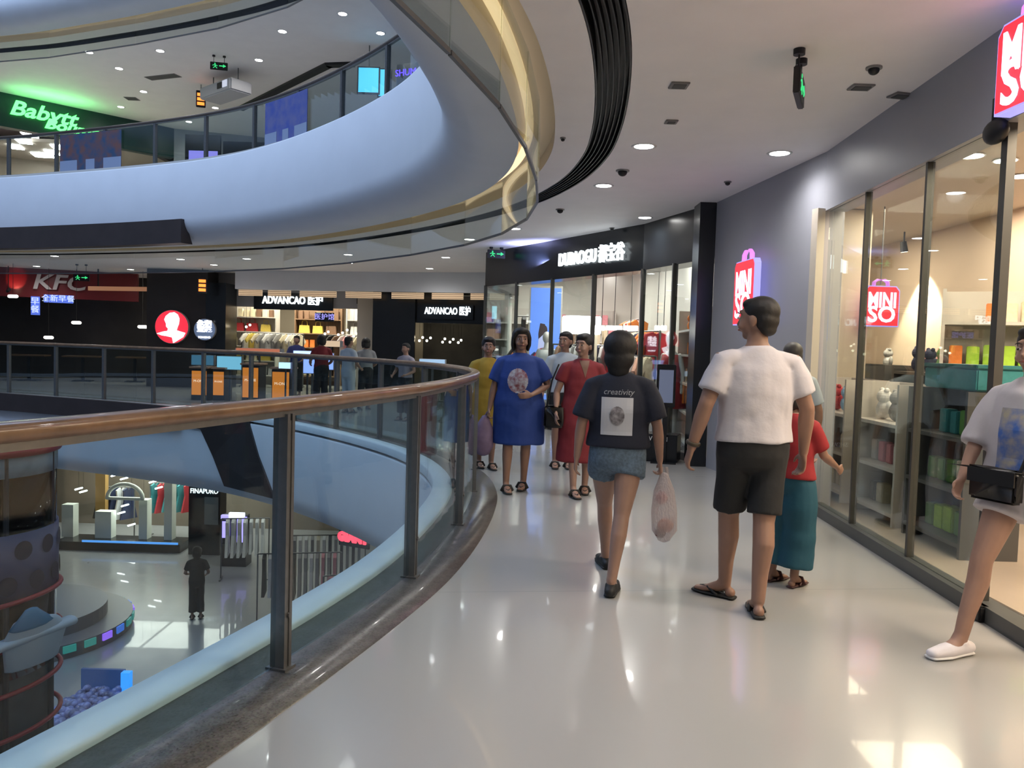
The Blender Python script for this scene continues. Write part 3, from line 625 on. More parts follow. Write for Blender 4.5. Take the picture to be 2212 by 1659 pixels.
rail((1.95, 12.6, 0), -.5, .7, 1.35, 'short clothes rail behind the screen standee', ['cream', 'skin', 'orange', 'brown', 'white'], 'shirt', 'the short rail by the standee', .10)
unit((1.1, 18.8, 0), 0, 2.6, .36, [.4, .8, 1.2, 1.6, 2.0], 2.35, 'long pale wall shelf at the back of the dark framed shop', ['packet', 'bag', 'packet', 'bag', 'packet'], [['red', 'cream', 'brown'], ['pink', 'cream', 'black'], ['grey', 'cream'], ['brown', 'skin', 'red'], ['white', 'pink']], 'the back wall shelf', MSH, step=.2, sc=1.2)
def mannequin(loc, rz, col, label):
    t = empty('mannequin', loc, rz, label, 'mannequin'); mw2 = M('mannequin white', (.6, .58, .55), .3); bm = B()
    tube(bm, [(0, 0, .80), (0, 0, .92), (0, 0, 1.05), (0, 0, 1.25), (0, 0, 1.38), (0, 0, 1.44), (0, 0, 1.52)], [(.13, .09), (.16, .11), (.12, .09), (.15, .10), (.15, .08), (.05, .05), (.045, .05)], 16); ball(bm, (0, .01, 1.62), (.07, .09, .11))
    for sg in (-1, 1): tube(bm, [(sg*.16, 0, 1.37), (sg*.24, 0, 1.10), (sg*.26, .05, .84)], [.042, .034, .024], 10); tube(bm, [(sg*.08, 0, .86), (sg*.09, 0, .48), (sg*.09, 0, .06)], [.08, .05, .033], 12)
    b = obj('body', bm, mw2, t, True); bm = B(); tube(bm, [(0, 0, .60), (0, 0, .90), (0, 0, 1.06), (0, 0, 1.26), (0, 0, 1.39)], [(.27, .2), (.19, .14), (.145, .115), (.18, .13), (.17, .10)], 20, cap=False); obj('dress', bm, PM(col), t, True)
    bm = B(); cyl(bm, (0, 0, 0), (0, 0, .03), .2, n=24); obj('base', bm, MSTEEL, t)
mannequin((.62, 14.6, 0), 2.6, 'white', 'white dressed mannequin beside the blue poster in the dark framed shop')
mannequin((2.36, 11.7, 0), 2.2, 'red', 'red dressed mannequin just inside the right end of the dark framed shop')
# dark counter with screen standee by the entrance
q = W(1465, 1000, z=0)
t = empty('entrance_counter', (1.95, 10.35, 0), -.35, 'black entrance counter with white lettering at the foot of the dark column', 'counter')
obj('body', bbox(-.42, .28, -.2, .15, 0, .36, .01), MBLK, t); text('lettering', 'SHOW WIN', .085, M('white print', (.7, .7, .7), .5), Matrix.Translation((-.07, -.205, .30)) @ Matrix.Rotation(PI/2, 4, 'X'), t, .002)
t = empty('screen_standee', (1.98, 10.1, 0), -.2, 'dark standee with a pale blue screen left of the dark column', 'standee')
obj('post', bbox(-.03, .03, -.02, .02, .02, .8), MBLK, t); obj('base', bbox(-.16, .16, -.12, .12, 0, .02), MBLK, t); obj('case', bbox(-.12, .12, -.03, .03, .72, 1.27, .008), MBLK, t); obj('screen', bbox(-.09, .09, -.034, -.031, .78, 1.2), E('standee screen', (.20, .24, .36), .4), t)
for k, (x, y) in enumerate(((1420, 782), (1395, 690))): pass
# ---------------------------------------------------------------- ceiling fittings in the walkway
MG = E('exit green', (.05, .8, .25), 1.1)
def exit_sign(p, rz, w, h, rods, label, drop):
    t = empty('exit_sign', p, rz, label, 'exit sign'); obj('case', bbox(-w/2, w/2, -.02, .02, -h/2, h/2, .006), MBLACK, t)
    for s in (-1, 1):
        bm = B(); y = s*.022; ball(bm, (-w*.22, y, h*.28), (h*.09, .003, h*.09)); tube(bm, [(-w*.22, y, h*.15), (-w*.2, y, -h*.08)], [(h*.07, .003)]*2, n=8)
        for a, b in (((-w*.2, y, -h*.08), (-w*.10, y, -h*.32)), ((-w*.2, y, -h*.08), (-w*.32, y, -h*.3)), ((-w*.21, y, h*.12), (-w*.08, y, h*.0)), ((-w*.23, y, h*.12), (-w*.36, y, h*.02))): tube(bm, [a, b], [(h*.045, .003)]*2, n=6)
        obj('running_figure', bm, MG, t)
        bm = B(); prism(bm, [(.02*w, -.04*h), (.24*w, -.04*h), (.24*w, -.2*h), (.42*w, .02*h), (.24*w, .24*h), (.24*w, .08*h), (.02*w, .08*h)], y-.002, y+.002); obj('arrow', bm, MG, t)
    for x in rods:
        bm = B(); cyl(bm, (x, 0, h/2), (x, 0, drop), .006, n=8); cyl(bm, (x, 0, drop-.035), (x, 0, drop), .035, n=14); obj('rod', bm, MBLACK, t)
a = W(1726, 190, D=4.95); exit_sign((a.x, 4.95, a.z), 1.15, .36, .16, (-.09, .09), 'hanging black exit sign with green running figure near the right bulkhead', H1-a.z)
a = W(1072, 549, D=15); exit_sign((a.x, 15.0, a.z), .2, .34, .16, (-.1, .1), 'small green exit sign above the left end of the dark shopfront', H1-a.z)
a = W(176, 600, D=21.5); exit_sign((a.x, 21.5, a.z), .1, .42, .18, (-.12, .12), 'green exit sign in front of the red shop band', H1-a.z)
a = W(473, 143, z=F1+H1-.25); exit_sign(tuple(a), .2, .4, .18, (-.12, .12), 'green exit sign hanging in the upper storey', .25)
a = W(784, 651, D=22); exit_sign((a.x, 22, a.z), .1, .34, .15, (-.1, .1), 'small dim green exit sign right of the middle shop lettering', H1-a.z)
def vent(x, y, z, w, d, rz, label, m=None):
    p = W(x, y, z=z); t = empty('ceiling_vent', p, rz, label, 'vent'); obj('frame', bbox(-w/2, w/2, -d/2, d/2, -.012, 0, .003), m or M('vent grey', (.22, .21, .21), .5), t)
    for k in range(6): obj('slat', bbox(-w/2+.02, w/2-.02, -d/2+.02+k*(d-.04)/6, -d/2+.02+(k+.5)*(d-.04)/6, -.018, -.012), M('vent slat', (.12, .12, .12), .5), t)
vent(1467, 183, H1, .13, .13, 0, 'small square grille in the ceiling left of the hanging exit sign'); vent(1860, 187, H1, .15, .12, 0, 'small grille in the ceiling close to the right bulkhead')
vent(1945, 205, H1, .14, .12, .2, 'small grille half in the shade of the right bulkhead'); vent(1450, 262, H1, .10, .10, 0, 'tiny grille between the exit sign and the black air slot')
vent(352, 166, F1+H1, 1.0, .28, -.35, 'dark rectangular air vent in the upper storey ceiling'); vent(285, 213, F1+H1, .35, .3, 0, 'small dark grille left of the orange hanging sign upstairs')
def detector(x, y, z, label, r=.05):
    p = W(x, y, z=z); t = empty('smoke_detector', p, 0, label, 'detector'); bm = B(); cyl(bm, (0, 0, -.012), (0, 0, 0), r); obj('base', bm, MG2, t); bm = B(); ball(bm, (0, 0, -.02), (r*.7, r*.7, r*.6)); obj('dome', bm, MBLACK, t, True)
MG2 = M('detector grey', (.25, .25, .25), .5)
detector(1345, 368, H1, 'dark ceiling dome above the round downlight beyond the black slot', .07); detector(1888, 145, H1, 'small dark sprinkler head near the right bulkhead'); detector(1216, 297, H1, 'tiny sprinkler between the cove and the black slot', .025)
detector(1572, 392, H1, 'small dark sprinkler near the top of the grey wall', .04); detector(1322, 492, H1, 'small sprinkler just above the dark shopfront band', .04); detector(1210, 452, H1, 'pale detector in the ceiling before the dark shopfront', .06)
# ---------------------------------------------------------------- bulkhead band beyond the atrium
BB = [W(470, 600, z=2.95), W(640, 585, z=2.95), W(820, 595, z=2.95), W(1045, 640, z=2.95)]
BBp = [(-7.7, 21.75), (-6.0, 21.5), (-3.4, 21.0), (-1.2, 20.4), (-.2, 20.0)]
for k in range(4):
    wallbox(BBp[k], BBp[k+1], 2.78, H1+.02, .12, 'wall_band_%d' % (k+1), MWHITE, -1 if False else 1)['kind'] = 'structure'
    if k in (1, 2, 3) or True:
        for f0, f1 in ((.06, .46), (.56, .94)):
            a = seg(BBp[k], BBp[k+1], f0); b = seg(BBp[k], BBp[k+1], f1)
            t = empty('slatted_light', (0, 0, 0), 0, 'warm slatted strip light under the white bulkhead %s' % ['by the pier', 'above the middle lettering', 'right of the middle lettering', 'above the right lettering'][k] + (', left half' if f0 < .1 else ', right half'), 'strip light', 'slatted strip lights under the far bulkhead')
            wallbox(a, b, 2.60, 2.76, .03, 'glow_panel', E('slat glow', (1, .72, .45), .55), t, 1)
            for j in range(3): wallbox((a[0], a[1]-.02), (b[0], b[1]-.02), 2.62+.05*j, 2.635+.05*j, .015, 'slat', M('slat tan', (.45, .3, .2), .5), t, 1)
# ---------------------------------------------------------------- far shops on our storey
def far_shop(A, Bp, label, band_m, band=(2.5, 3.3), depth=.3):
    t = empty('shopfront', (0, 0, 0), 0, label, 'shopfront'); wallbox(A, Bp, band[0], band[1], depth, 'sign_band', band_m, t, 1); return t
# shop one (wide white lettering)
A1, B1 = (-8.7, 23.0), (-3.9, 22.0)
s1 = far_shop(A1, B1, 'open clothes shop across the atrium with wide white lettering on a black panel', M('grey band', (.30, .30, .32), .5), (2.35, 3.35))
def sign_panel(A, Bp, x0, x1, y, h, s, size, parent, sx=1, proud=.05, m=MBLK, tm=None):
    a = on_line(A, Bp, x0, y); b = on_line(A, Bp, x1, y); d = (Vector(b[:2])-Vector(a[:2])).normalized(); n = Vector((d.y, -d.x))
    wallbox(Vector(a[:2])+n*(proud+.05), Vector(b[:2])+n*(proud+.05), a.z-h/2, a.z+h/2, .05, 'sign_panel', m, parent, 1)
    c = (a+b)/2; yaw = math.atan2(d.y, d.x); text('lettering', s, size, tm or MSIGN, facing((c.x+n.x*(proud+.07), c.y+n.y*(proud+.07), (a.z+b.z)/2), yaw) @ Matrix.Diagonal((sx, 1, 1, 1)), parent, .02, bold=.003)
sign_panel(A1, B1, 552, 722, 650, .48, 'ADVANCAO 医护', .30, s1, sx=.78)
A2, B2 = (-2.7, 21.6), (-.35, 21.2)
s2 = far_shop(A2, B2, 'black shopfront across the atrium with white lettering beside the glass corner', MBLK, (2.0, 2.75))
sign_panel(A2, B2, 915, 1024, 673, .40, 'ADVANCAO 医护', .26, s2, sx=.62)
S_(obj('wall_black_bay', bbox(-3.85, -2.7, 21.5, 21.7, 0, 3.3), MBLK)); S_(obj('wall_cream_pier', bbox(-4.35, -3.9, 21.9, 22.2, 0, 2.9), M('cream pier', (.5, .45, .38), .6)))
S_(obj('wall_shop_back_3', bbox(-9.5, 2, 27.0, 27.1, 0, 3.3), M('shop back tan', (.30, .26, .20), .6)))
for p, w_ in (((-7.2, 24.2, 3.2), 150), ((-5.2, 24.0, 3.2), 130), ((-1.6, 23.5, 2.9), 16)): area('shop_lamp', p, 1.2, w_, (1, .93, .72))
unit((-8.1, 24.6, 0), 0, 1.5, .4, [.3, .75, 1.2, 1.65, 2.1], 2.5, 'tall cream shelf at the left of the middle shop', ['packet', 'bag', 'packet', 'bag', 'packet'], [['cream', 'white'], ['cream', 'yellow'], ['grey', 'cream', 'white'], ['cream', 'yellow', 'red'], ['cream', 'brown']], 'the far left shelf', MSH, step=.19, sc=1.3)
unit((-6.2, 25.2, 0), 0, 1.5, .4, [.3, .75, 1.2, 1.65, 2.1], 2.5, 'tall brown shelf in the centre of the middle shop', ['packet', 'bag', 'packet', 'bag', 'packet'], [['cream', 'brown'], ['cream', 'skin'], ['orange', 'cream', 'brown'], ['brown', 'yellow'], ['cream', 'brown']], 'the far centre shelf', M('brown shelf', (.2, .12, .07), .5), step=.19, sc=1.3)
unit((-4.6, 24.9, 0), 0, 1.3, .4, [.3, .75, 1.2, 1.65, 2.1], 2.5, 'tall pale shelf at the right of the middle shop', ['packet', 'bag', 'packet', 'bag', 'packet'], [['white', 'pink'], ['white', 'pink'], ['white', 'red', 'cream'], ['white', 'grey'], ['pink', 'white']], 'the far right shelf', MSH, step=.19, sc=1.3)
rail((-7.2, 23.6, 0), .1, 1.8, 1.6, 'clothes rail by the front of the middle shop', ['cream', 'yellow', 'white', 'grey', 'cream'], 'shirt', 'the front rail of the middle shop', .16, 1)
rail((-4.9, 23.3, 0), -.1, 1.5, 1.6, 'clothes rail behind the woman in dark red', ['pink', 'cream', 'black', 'white', 'brown'], 'shirt', 'the rail behind the woman in dark red', .16, 1)
t = empty('lilac_sign', (0, 0, 0), 0, 'small lilac glowing sign inside the middle shop', 'sign'); q = W(701, 685, D=23.4); obj('panel', bbox(q.x-.28, q.x+.28, 23.4, 23.44, q.z-.13, q.z+.13), MBLK, t)
text('lettering', '医护馆', .2, E('lilac', (.35, .32, .9), 1.4), facing((q.x, 23.38, q.z), 0), t, .01); bm = B(); cyl(bm, (q.x, 23.42, q.z+.1), (q.x, 23.42, 3.3), .008, n=6); obj('rod', bm, MSTEEL, t)
S_(obj('wall_shop_dark', bbox(-2.7, -.2, 23.6, 23.7, 0, 3.3), M('dark shop wall', (.05, .045, .035), .5, noise=.5, nscale=2)))
def bead(x, y, D, top, label):
    p = W(x, y, D=D); t = empty('pendant_lamp', tuple(p), 0, label, 'lamp'); bm = B(); ball(bm, (0, 0, 0), .035, 10); obj('bulb', bm, E('bead lamp', (1, .85, .6), 9), t, True); bm = B(); cyl(bm, (0, 0, .03), (0, 0, top-p.z), .004, n=5); obj('cord', bm, MBLACK, t)
for k, (x, y) in enumerate(((906, 736), (913, 729), (922, 736), (930, 730), (956, 739), (961, 732), (972, 739), (979, 733), (990, 740), (996, 735))): bead(x, y, 22.6, 3.3, 'tiny warm pendant lamp, %s from left in the row under the right far lettering' % ORD[k])
for k, (x, y) in enumerate(((702, 721), (709, 717), (731, 723), (740, 719), (750, 713), (764, 726), (772, 721), (784, 713), (532, 706), (540, 702))): bead(x, y, 22.9, 3.3, 'tiny warm pendant lamp in the middle far shop, %s of those behind the kiosk people' % ORD[k])
t = empty('copper_strip', (0, 0, 0), 0, 'long copper coloured lit strip between the red sign band and the dark pier', 'strip light'); a = W(190, 622, D=22.9); b = W(345, 632, D=22.3); wallbox(a, b, a.z-.07, a.z+.05, .05, 'face', E('copper glow', (.55, .26, .14), .5), t, 1); obj('hanger', bbox(a.x+.3, a.x+.33, 22.85, 22.88, a.z, 3.3), MBLACK, t); obj('hanger', bbox(b.x-.3, b.x-.27, 22.42, 22.45, a.z, 3.3), MBLACK, t)
# red restaurant front at the left
A0, B0 = (-18, 22.2), (-11.6, 24.3)
s0 = far_shop(A0, B0, 'dark restaurant front with a deep red sign band at the far left', M('deep red band', (.16, .012, .016), .35), (2.45, 3.4))
q = on_line(A0, B0, 130, 606)
band_text(B0, A0, 128, 612, 'KFC', .62, M('dim white letters', (.55, .5, .5), .5), s0, proud=.06, sx=1.3) if False else None
def line_text(A, Bp, x, y, s, size, m, parent, proud=.06, sx=1, shear=0):
    q = on_line(A, Bp, x, y); d = (Vector(Bp)-Vector(A)).normalized(); n = Vector((d.y, -d.x)); yaw = math.atan2(d.y, d.x)
    return text('lettering', s, size, m, facing((q.x+n.x*proud, q.y+n.y*proud, q.z), yaw) @ Matrix.Diagonal((sx, 1, 1, 1)), parent, .02, shear=shear, bold=.012)
line_text(A0, B0, 128, 612, 'KFC', .62, M('dim white letters', (.55, .5, .5), .5), s0, sx=1.25, shear=.2)
q = on_line(A0, B0, 34, 612); spotlight((q.x+.1, q.y-.5, 2.6), (q.x, q.y, 2.9), 22, (1, .2, .15), 'small red spotlight under the red sign band', 1.0, 3.3)
S_(wallbox((A0[0], A0[1]+2.6), (B0[0], B0[1]+1.8), 0, 3.3, .1, 'wall_restaurant_back', M('dark brown wall', (.035, .03, .028), .5, noise=.4, nscale=1), 1))
for (x0, x1, y0, y1, s, sz, l) in ((67, 86, 640, 680, '早\n餐', .24, 'upright blue glowing sign under the red band'), (95, 158, 636, 653, '全新早餐', .22, 'long blue glowing sign under the red lettering')):
    a = on_line(A0, B0, x0, (y0+y1)/2); b = on_line(A0, B0, x1, (y0+y1)/2); za = on_line(A0, B0, x0, y0).z; zb = on_line(A0, B0, x0, y1).z; d = (Vector(b[:2])-Vector(a[:2])).normalized(); n = Vector((d.y, -d.x))
    t = empty('blue_sign', (0, 0, 0), 0, l, 'sign'); wallbox(Vector(a[:2])+n*.02, Vector(b[:2])+n*.02, zb, za, .05, 'panel', E('blue sign panel', (.10, .18, .75), .9), t, 1)
    c = (a+b)/2; text('lettering', s, sz, E('blue white', (.6, .7, 1), 1.2), facing((c.x+n.x*.05, c.y+n.y*.05, (za+zb)/2), math.atan2(d.y, d.x)), t, .01)
# restaurant seats and warm lamps
wl = E('warm pendant', (1, .93, .8), 6)
for k, (x, y) in enumerate(((165, 697), (308, 706), (105, 729), (28, 640))):
    p = W(x, y, D=23.2 if x != 28 else 21.9); t = empty('pendant_lamp', tuple(p), 0, ['pendant lamp glowing in the dark restaurant above the long counter', 'pendant lamp left of the round red sign', 'low lamp in the dark restaurant, lowest of all', 'small lamp under the red band at the far left'][k], 'lamp')
    bm = B(); tube(bm, [(-.10, 0, 0), (.10, 0, .0)], [.045, .045], n=12, ref=Vector((0, 0, 1))); obj('shade', bm, wl, t, True); bm = B(); cyl(bm, (0, 0, .04), (0, 0, 3.3-p.z), .006, n=6); obj('cord', bm, MBLACK, t)
for k in range(4):
    x = -15.5+k*1.35; t = empty('restaurant_table', (x, 22.6+k*.42, 0), .3, 'dark restaurant table %s' % ['at the far left behind the railing', 'second from the far left', 'nearest below the upright blue sign', 'closest to the round red sign'][k], 'table')
    obj('top', bbox(-.5, .5, -.35, .35, .72, .76, .01), M('table brown', (.12, .07, .04), .3), t); obj('pedestal', bbox(-.04, .04, -.04, .04, .03, .72), MBLACK, t); obj('foot', bbox(-.25, .25, -.25, .25, 0, .03), MBLACK, t)
# dark column with round signs
pc = W(371, 706, D=22.0); cx = pc.x
t = empty('dark_pylon', (0, 0, 0), 0, 'broad dark brown pier carrying the two round signs', 'pier'); obj('body', bbox(cx-.75, cx+.95, 22.1, 22.9, 0, 3.29), M('pier dark', (.028, .022, .02), .4, noise=.3, nscale=1.5), t); obj('black_side', bbox(cx+.95, cx+1.5, 22.0, 22.9, 0, 2.95), MBLK, t)
def round_sign(x, y, D, r, label, face, figure):
    p = W(x, y, D=D); t = empty('round_sign', tuple(p), 0, label, 'sign'); bm = B(); cyl(bm, (0, 0, 0), (0, .10, 0), r, n=40); obj('casing', bm, M('sign rim', (.3, .3, .32), .4), t)
    bm = B(); cyl(bm, (0, -.012, 0), (0, 0, 0), r*.97, n=40); obj('face', bm, face, t); figure(t, r); return t
def bust(t, r):
    bm = B(); pts = [(-.86, -.42), (-.5, -.30), (-.22, -.25), (-.2, -.1), (-.3, .0), (-.32, .2), (-.42, .42), (-.34, .62), (-.1, .82), (.16, .86), (.36, .74), (.46, .5), (.44, .2), (.36, .0), (.3, -.2), (.5, -.26), (.82, -.34), (.7, -.58), (.3, -.84), (.12, -.95), (.05, -.62), (-.3, -.55), (-.55, -.52)]
    prism(bm, [(a*r, b*r) for a, b in pts], -.03, -.014); obj('white_bust_shape', bm, E('sign white', (1, .97, 1), 5), t)
round_sign(371, 706, 22.0, .47, 'round glowing red sign with a white bust shape on the dark pier', E('round red', (1, .03, .06), 1.2), bust)
def lines(t, r):
    text('lettering', '永和\n豆浆', r*.62, E('sign white', (1, .97, 1), 5), Matrix.Translation((0, -.02, r*.28)) @ Matrix.Rotation(PI/2, 4, 'X') @ Matrix.Diagonal((1.1, .9, 1, 1)), t, .006, bold=.01)
    text('lettering', 'YONGHO', r*.26, E('sign white', (1, .97, 1), 5), Matrix.Translation((0, -.02, -r*.72)) @ Matrix.Rotation(PI/2, 4, 'X'), t, .006)
round_sign(442, 712, 21.9, .30, 'smaller round blue and white sign right of the red one', E('round blue', (.14, .20, .34), .6), lines)
# orange digits sign hanging at our storey and upstairs
def orange_sign(x, y, D, label, zc):
    p = W(x, y, D=D); t = empty('orange_sign', tuple(p), .3, label, 'sign'); obj('case', bbox(-.12, .12, -.03, .03, -.22, .22, .01), MBLACK, t)
    for k in range(3): obj('glowing_bar', bbox(-.09, .09, -.036, -.031, -.17+.12*k, -.09+.12*k), E('amber', (1, .20, .03), 3), t)
    bm = B(); cyl(bm, (0, 0, .22), (0, 0, zc-p.z), .008, n=6); obj('rod', bm, MBLACK, t)
orange_sign(437, 616, 21.5, 'small orange glowing sign hanging above the smaller round sign', H1); orange_sign(434, 214, 21.5, 'small orange glowing sign hanging from the upper storey ceiling', F1+H1)
# ---------------------------------------------------------------- kiosk across the atrium
MOR = E('orange panel', (1, .30, .04), .75)
def kiosk_box(x0, x1, ytop, D, label, m, h=.0):
    a = W(x0, ytop, D=D); b = W(x1, ytop, D=D); t = empty('kiosk_counter', ((a.x+b.x)/2, D, 0), 0, label, 'counter'); w = (b.x-a.x)/2
    obj('body', bbox(-w, w, 0, .5, 0, a.z, .01), M('kiosk dark', (.05, .05, .055), .4), t); obj('front_panel', bbox(-w*.9, w*.9, -.012, -.002, .12, a.z-.06), m, t); obj('worktop', bbox(-w-.03, w+.03, -.05, .52, a.z, a.z+.04, .005), M('kiosk top', (.5, .3, .2), .4), t)
    text('lettering', 'M-ONE', w*.42, E('panel print', (1, .8, .6), 1.3), Matrix.Translation((0, -.015, a.z*.6)) @ Matrix.Rotation(PI/2, 4, 'X'), t, .002); return t
kiosk_box(413, 448, 795, 17.8, 'leftmost orange fronted kiosk counter', MOR); kiosk_box(460, 485, 797, 17.9, 'narrow orange fronted kiosk counter second from left', MOR)
kiosk_box(523, 560, 788, 17.5, 'orange fronted kiosk counter under the blue lit menu', MOR); kiosk_box(587, 627, 797, 17.0, 'tall bright orange kiosk counter nearest the glowing white stand', MOR)
def glow_box(x0, x1, y0, y1, D, dep, label, m, cat='lit panel'):
    a = W(x0, y0, D=D); b = W(x1, y1, D=D); t = empty('lit_panel', ((a.x+b.x)/2, D, b.z), 0, label, cat); w = (b.x-a.x)/2; h = a.z-b.z
    obj('case', bbox(-w, w, .0, dep, 0, h, .004), M('panel case', (.25, .27, .3), .4), t); obj('face', bbox(-w*.96, w*.96, -.006, 0, h*.04, h*.96), m, t)
    obj('post', bbox(-.02, .02, dep*.4, dep*.4+.03, -b.z, 0), MSTEEL, t); return t
glow_box(413, 462, 766, 790, 18.1, .12, 'dim blue menu panel over the leftmost orange counter', E('menu blue dim', (.08, .22, .35), .8)); glow_box(468, 522, 768, 800, 18.0, .12, 'bright blue menu panel beside the orange counters', E('menu blue', (.25, .62, .85), 1.1))
glow_box(508, 606, 751, 764, 18.6, .3, 'salmon coloured kiosk canopy across the orange counters', E('salmon', (.75, .25, .14), .6), 'canopy'); glow_box(633, 690, 757, 772, 17.8, .3, 'pale blue glowing top of the kiosk stand', E('ice', (.35, .5, 1), 2.4))
glow_box(602, 628, 782, 797, 16.9, .2, 'small bright white blue lamp box on the orange counter', E('icebright', (.6, .8, 1), 2)); glow_box(655, 690, 775, 808, 17.6, .2, 'blue glowing lower front of the kiosk stand', E('ice2', (.28, .4, 1), 1.9))
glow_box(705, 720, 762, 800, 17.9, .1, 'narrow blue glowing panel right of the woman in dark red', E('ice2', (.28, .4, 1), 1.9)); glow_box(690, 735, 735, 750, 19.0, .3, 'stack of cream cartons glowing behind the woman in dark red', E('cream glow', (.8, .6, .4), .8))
glow_box(905, 962, 775, 786, 14.5, .2, 'pale blue screen lying on a counter beyond the far railing', E('screen pale', (.4, .6, .85), .9)); 
glow_box(1063, 1073, 660, 690, 20.6, .05, 'tiny cyan glowing sign beyond the left end of the dark shopfront', E('tiny cyan', (.35, .8, 1), 2))
# ---------------------------------------------------------------- upper storey fronts
AU, BU = (-17.5, 20.0), (-11.3, 26.1)
gs = far_shop(AU, BU, 'dark green shopfront of the upper storey with green glowing lettering', M('dark green band', (.008, .045, .042), .4), (F1+2.35, F1+H1+.05))
MGRN = E('green letters', (.10, 1, .16), 4)
line_text(AU, BU, 92, 247, 'Babytt', .58, MGRN, gs, sx=1.15, shear=.3); line_text(AU, BU, 160, 280, 'Boumm', .40, MGRN, gs, proud=.08, sx=1.3, shear=.3)
area('green_glow', (-13.4, 22.9, F1+2.75), 1.8, 14, (.15, 1, .3), rot=(PI, 0, .76), sy=.2)
S_(wallbox((-21, 26.5), (-11.3, 31.2), F1, F1+3.3, .1, 'wall_upper_shop_back', M('upper tan', (.3, .24, .19), .6), 1)); S_(wallbox((-11.3, 26.1), (-7.6, 27.2), F1, F1+3.35, .2, 'wall_upper_1', MGWALL, 1)); S_(wallbox((-7.6, 27.2), (-1, 22), F1, F1+3.35, .2, 'wall_upper_2', M('pale blue wall', (.45, .52, .56), .5), 1)); S_(wallbox((-1, 22), (3, 12), F1, F1+3.35, .2, 'wall_upper_3', MGWALL, 1))
for k, (x, y) in enumerate(((64, 290), (51, 304), (34, 316), (126, 317), (112, 328), (100, 340), (84, 351), (156, 362), (190, 360))):
    p = W(x, y, z=F1+2.62); p = p if p.y < 27.5 else W(x, y, D=27.4)
    t = empty('panel_lamp', (p.x, min(p.y, 28.5), F1+2.62+ (0 if p.y < 28.5 else 0)), .3, 'bright panel lamp in the green fronted upper shop, %s from the left post' % ORD[k], 'ceiling light', 'panel lamps in the green fronted upper shop'); obj('diffuser', bbox(-.18, .18, -.3, .3, -.04, 0), MLAMP, t)
S_(obj('ceiling_upper_shop', bbox(-20, -12.4, 25.6, 31, F1+2.62, F1+2.72), M('upper shop ceiling', (.4, .33, .28), .6)))
area('shop_lamp', (-15, 25.5, F1+2.5), 2.5, 120, (1, .85, .65))
# banners on the upper glass
MB1 = M('blue print', (.05, .08, .32), .4, noise=.8, nscale=5, col2=(.12, .13, .30)); MB2 = M('dark blue print', (.03, .07, .14), .4, noise=.8, nscale=5, col2=(.16, .07, .06))
def rail_banner(x0, x1, m, label):
    i0 = min(range(90, 190), key=lambda i: abs(W(x0, 260, D=off(i, .05).y).x-off(i, .05).x)); i1 = min(range(90, 190), key=lambda i: abs(W(x1, 260, D=off(i, .05).y).x-off(i, .05).x)); i0, i1 = min(i0, i1), max(i0, i1)
    t = empty('banner', (0, 0, F1-.1), 0, label, 'banner'); obj('sheet', ring_mesh([(-.03, .06), (-.03, .92), (-.04, .92), (-.04, .06)], True, i0, i1), m, t)
    for k in range(3):
        a = i0+(i1-i0)*(k+.2)/3; b = i0+(i1-i0)*(k+.8)/3
        a, b = int(round(a)), int(round(b))
        if b > a: obj('printed_box', ring_mesh([(-.041, .14), (-.041, .36), (-.045, .36), (-.045, .14)], True, a, b), M('banner pale', (.25, .30, .42), .5), t)
rail_banner(578, 672, MB1, 'bright blue printed banner on the upper glass railing'); rail_banner(145, 262, MB2, 'dark blue printed banner on the upper glass railing below the green letters')
def screen(x0, x1, y0, y1, D, m, label, fz):
    a = W(x0, y0, D=D); b = W(x1, y1, D=D); w = (b.x-a.x)/2; h = a.z-b.z; t = empty('screen', ((a.x+b.x)/2, D, b.z), 0, label, 'screen'); obj('case', bbox(-w-.03, w+.03, 0, .08, -.03, h+.03), MBLK, t); obj('display', bbox(-w, w, -.006, 0, 0, h), m, t); obj('bracket', bbox(-.012, .012, .03, .05, *((h+.03, fz-b.z) if fz > b.z else (fz-b.z, -.03))), MSTEEL, t)
MCY = E('cyan screen', (.10, .62, 1), 1.6)
screen(775, 817, 146, 200, 18.3, MCY, 'larger cyan screen glowing upstairs', F1+H1); screen(819, 842, 150, 208, 18.4, MCY, 'smaller cyan screen right beside the larger one upstairs', F1+H1)
p = W(882, 156, D=17.5); t = empty('violet_sign', tuple(p), -.4, 'violet blue lettering sign upstairs above the curve of the fascia', 'sign'); obj('panel', bbox(-.3, .3, .01, .06, -1.2, .2), MBLK, t); text('lettering', 'SHUMA', .2, E('violet', (.12, .05, 1), 2.5), Matrix.Rotation(PI/2, 4, 'X'), t, .01); obj('rod', bbox(-.02, .02, .02, .05, F1-p.z, -1.2) if F1 < p.z-1.2 else bbox(-.02, .02, .02, .05, .2, F1+H1-p.z), MSTEEL, t)
screen(408, 470, 325, 352, 17.6+1.5, E('magenta screen', (.35, .30, .95), 1.0), 'violet and pink screen low behind the upper railing', F1)
t = empty('dark_doorway_panel', (0, 0, 0), 0, 'dark recessed panel behind the upper railing', 'panel'); a = W(400, 290, D=24); b = W(475, 350, D=24); obj('panel', bbox(a.x, b.x, 24, 24.1, F1, a.z), MBLK, t); a = W(482, 305, D=22.5); b = W(575, 350, D=22.5); obj('low_panel', bbox(a.x, b.x, 22.5, 22.6, F1, a.z), MBLK, t)
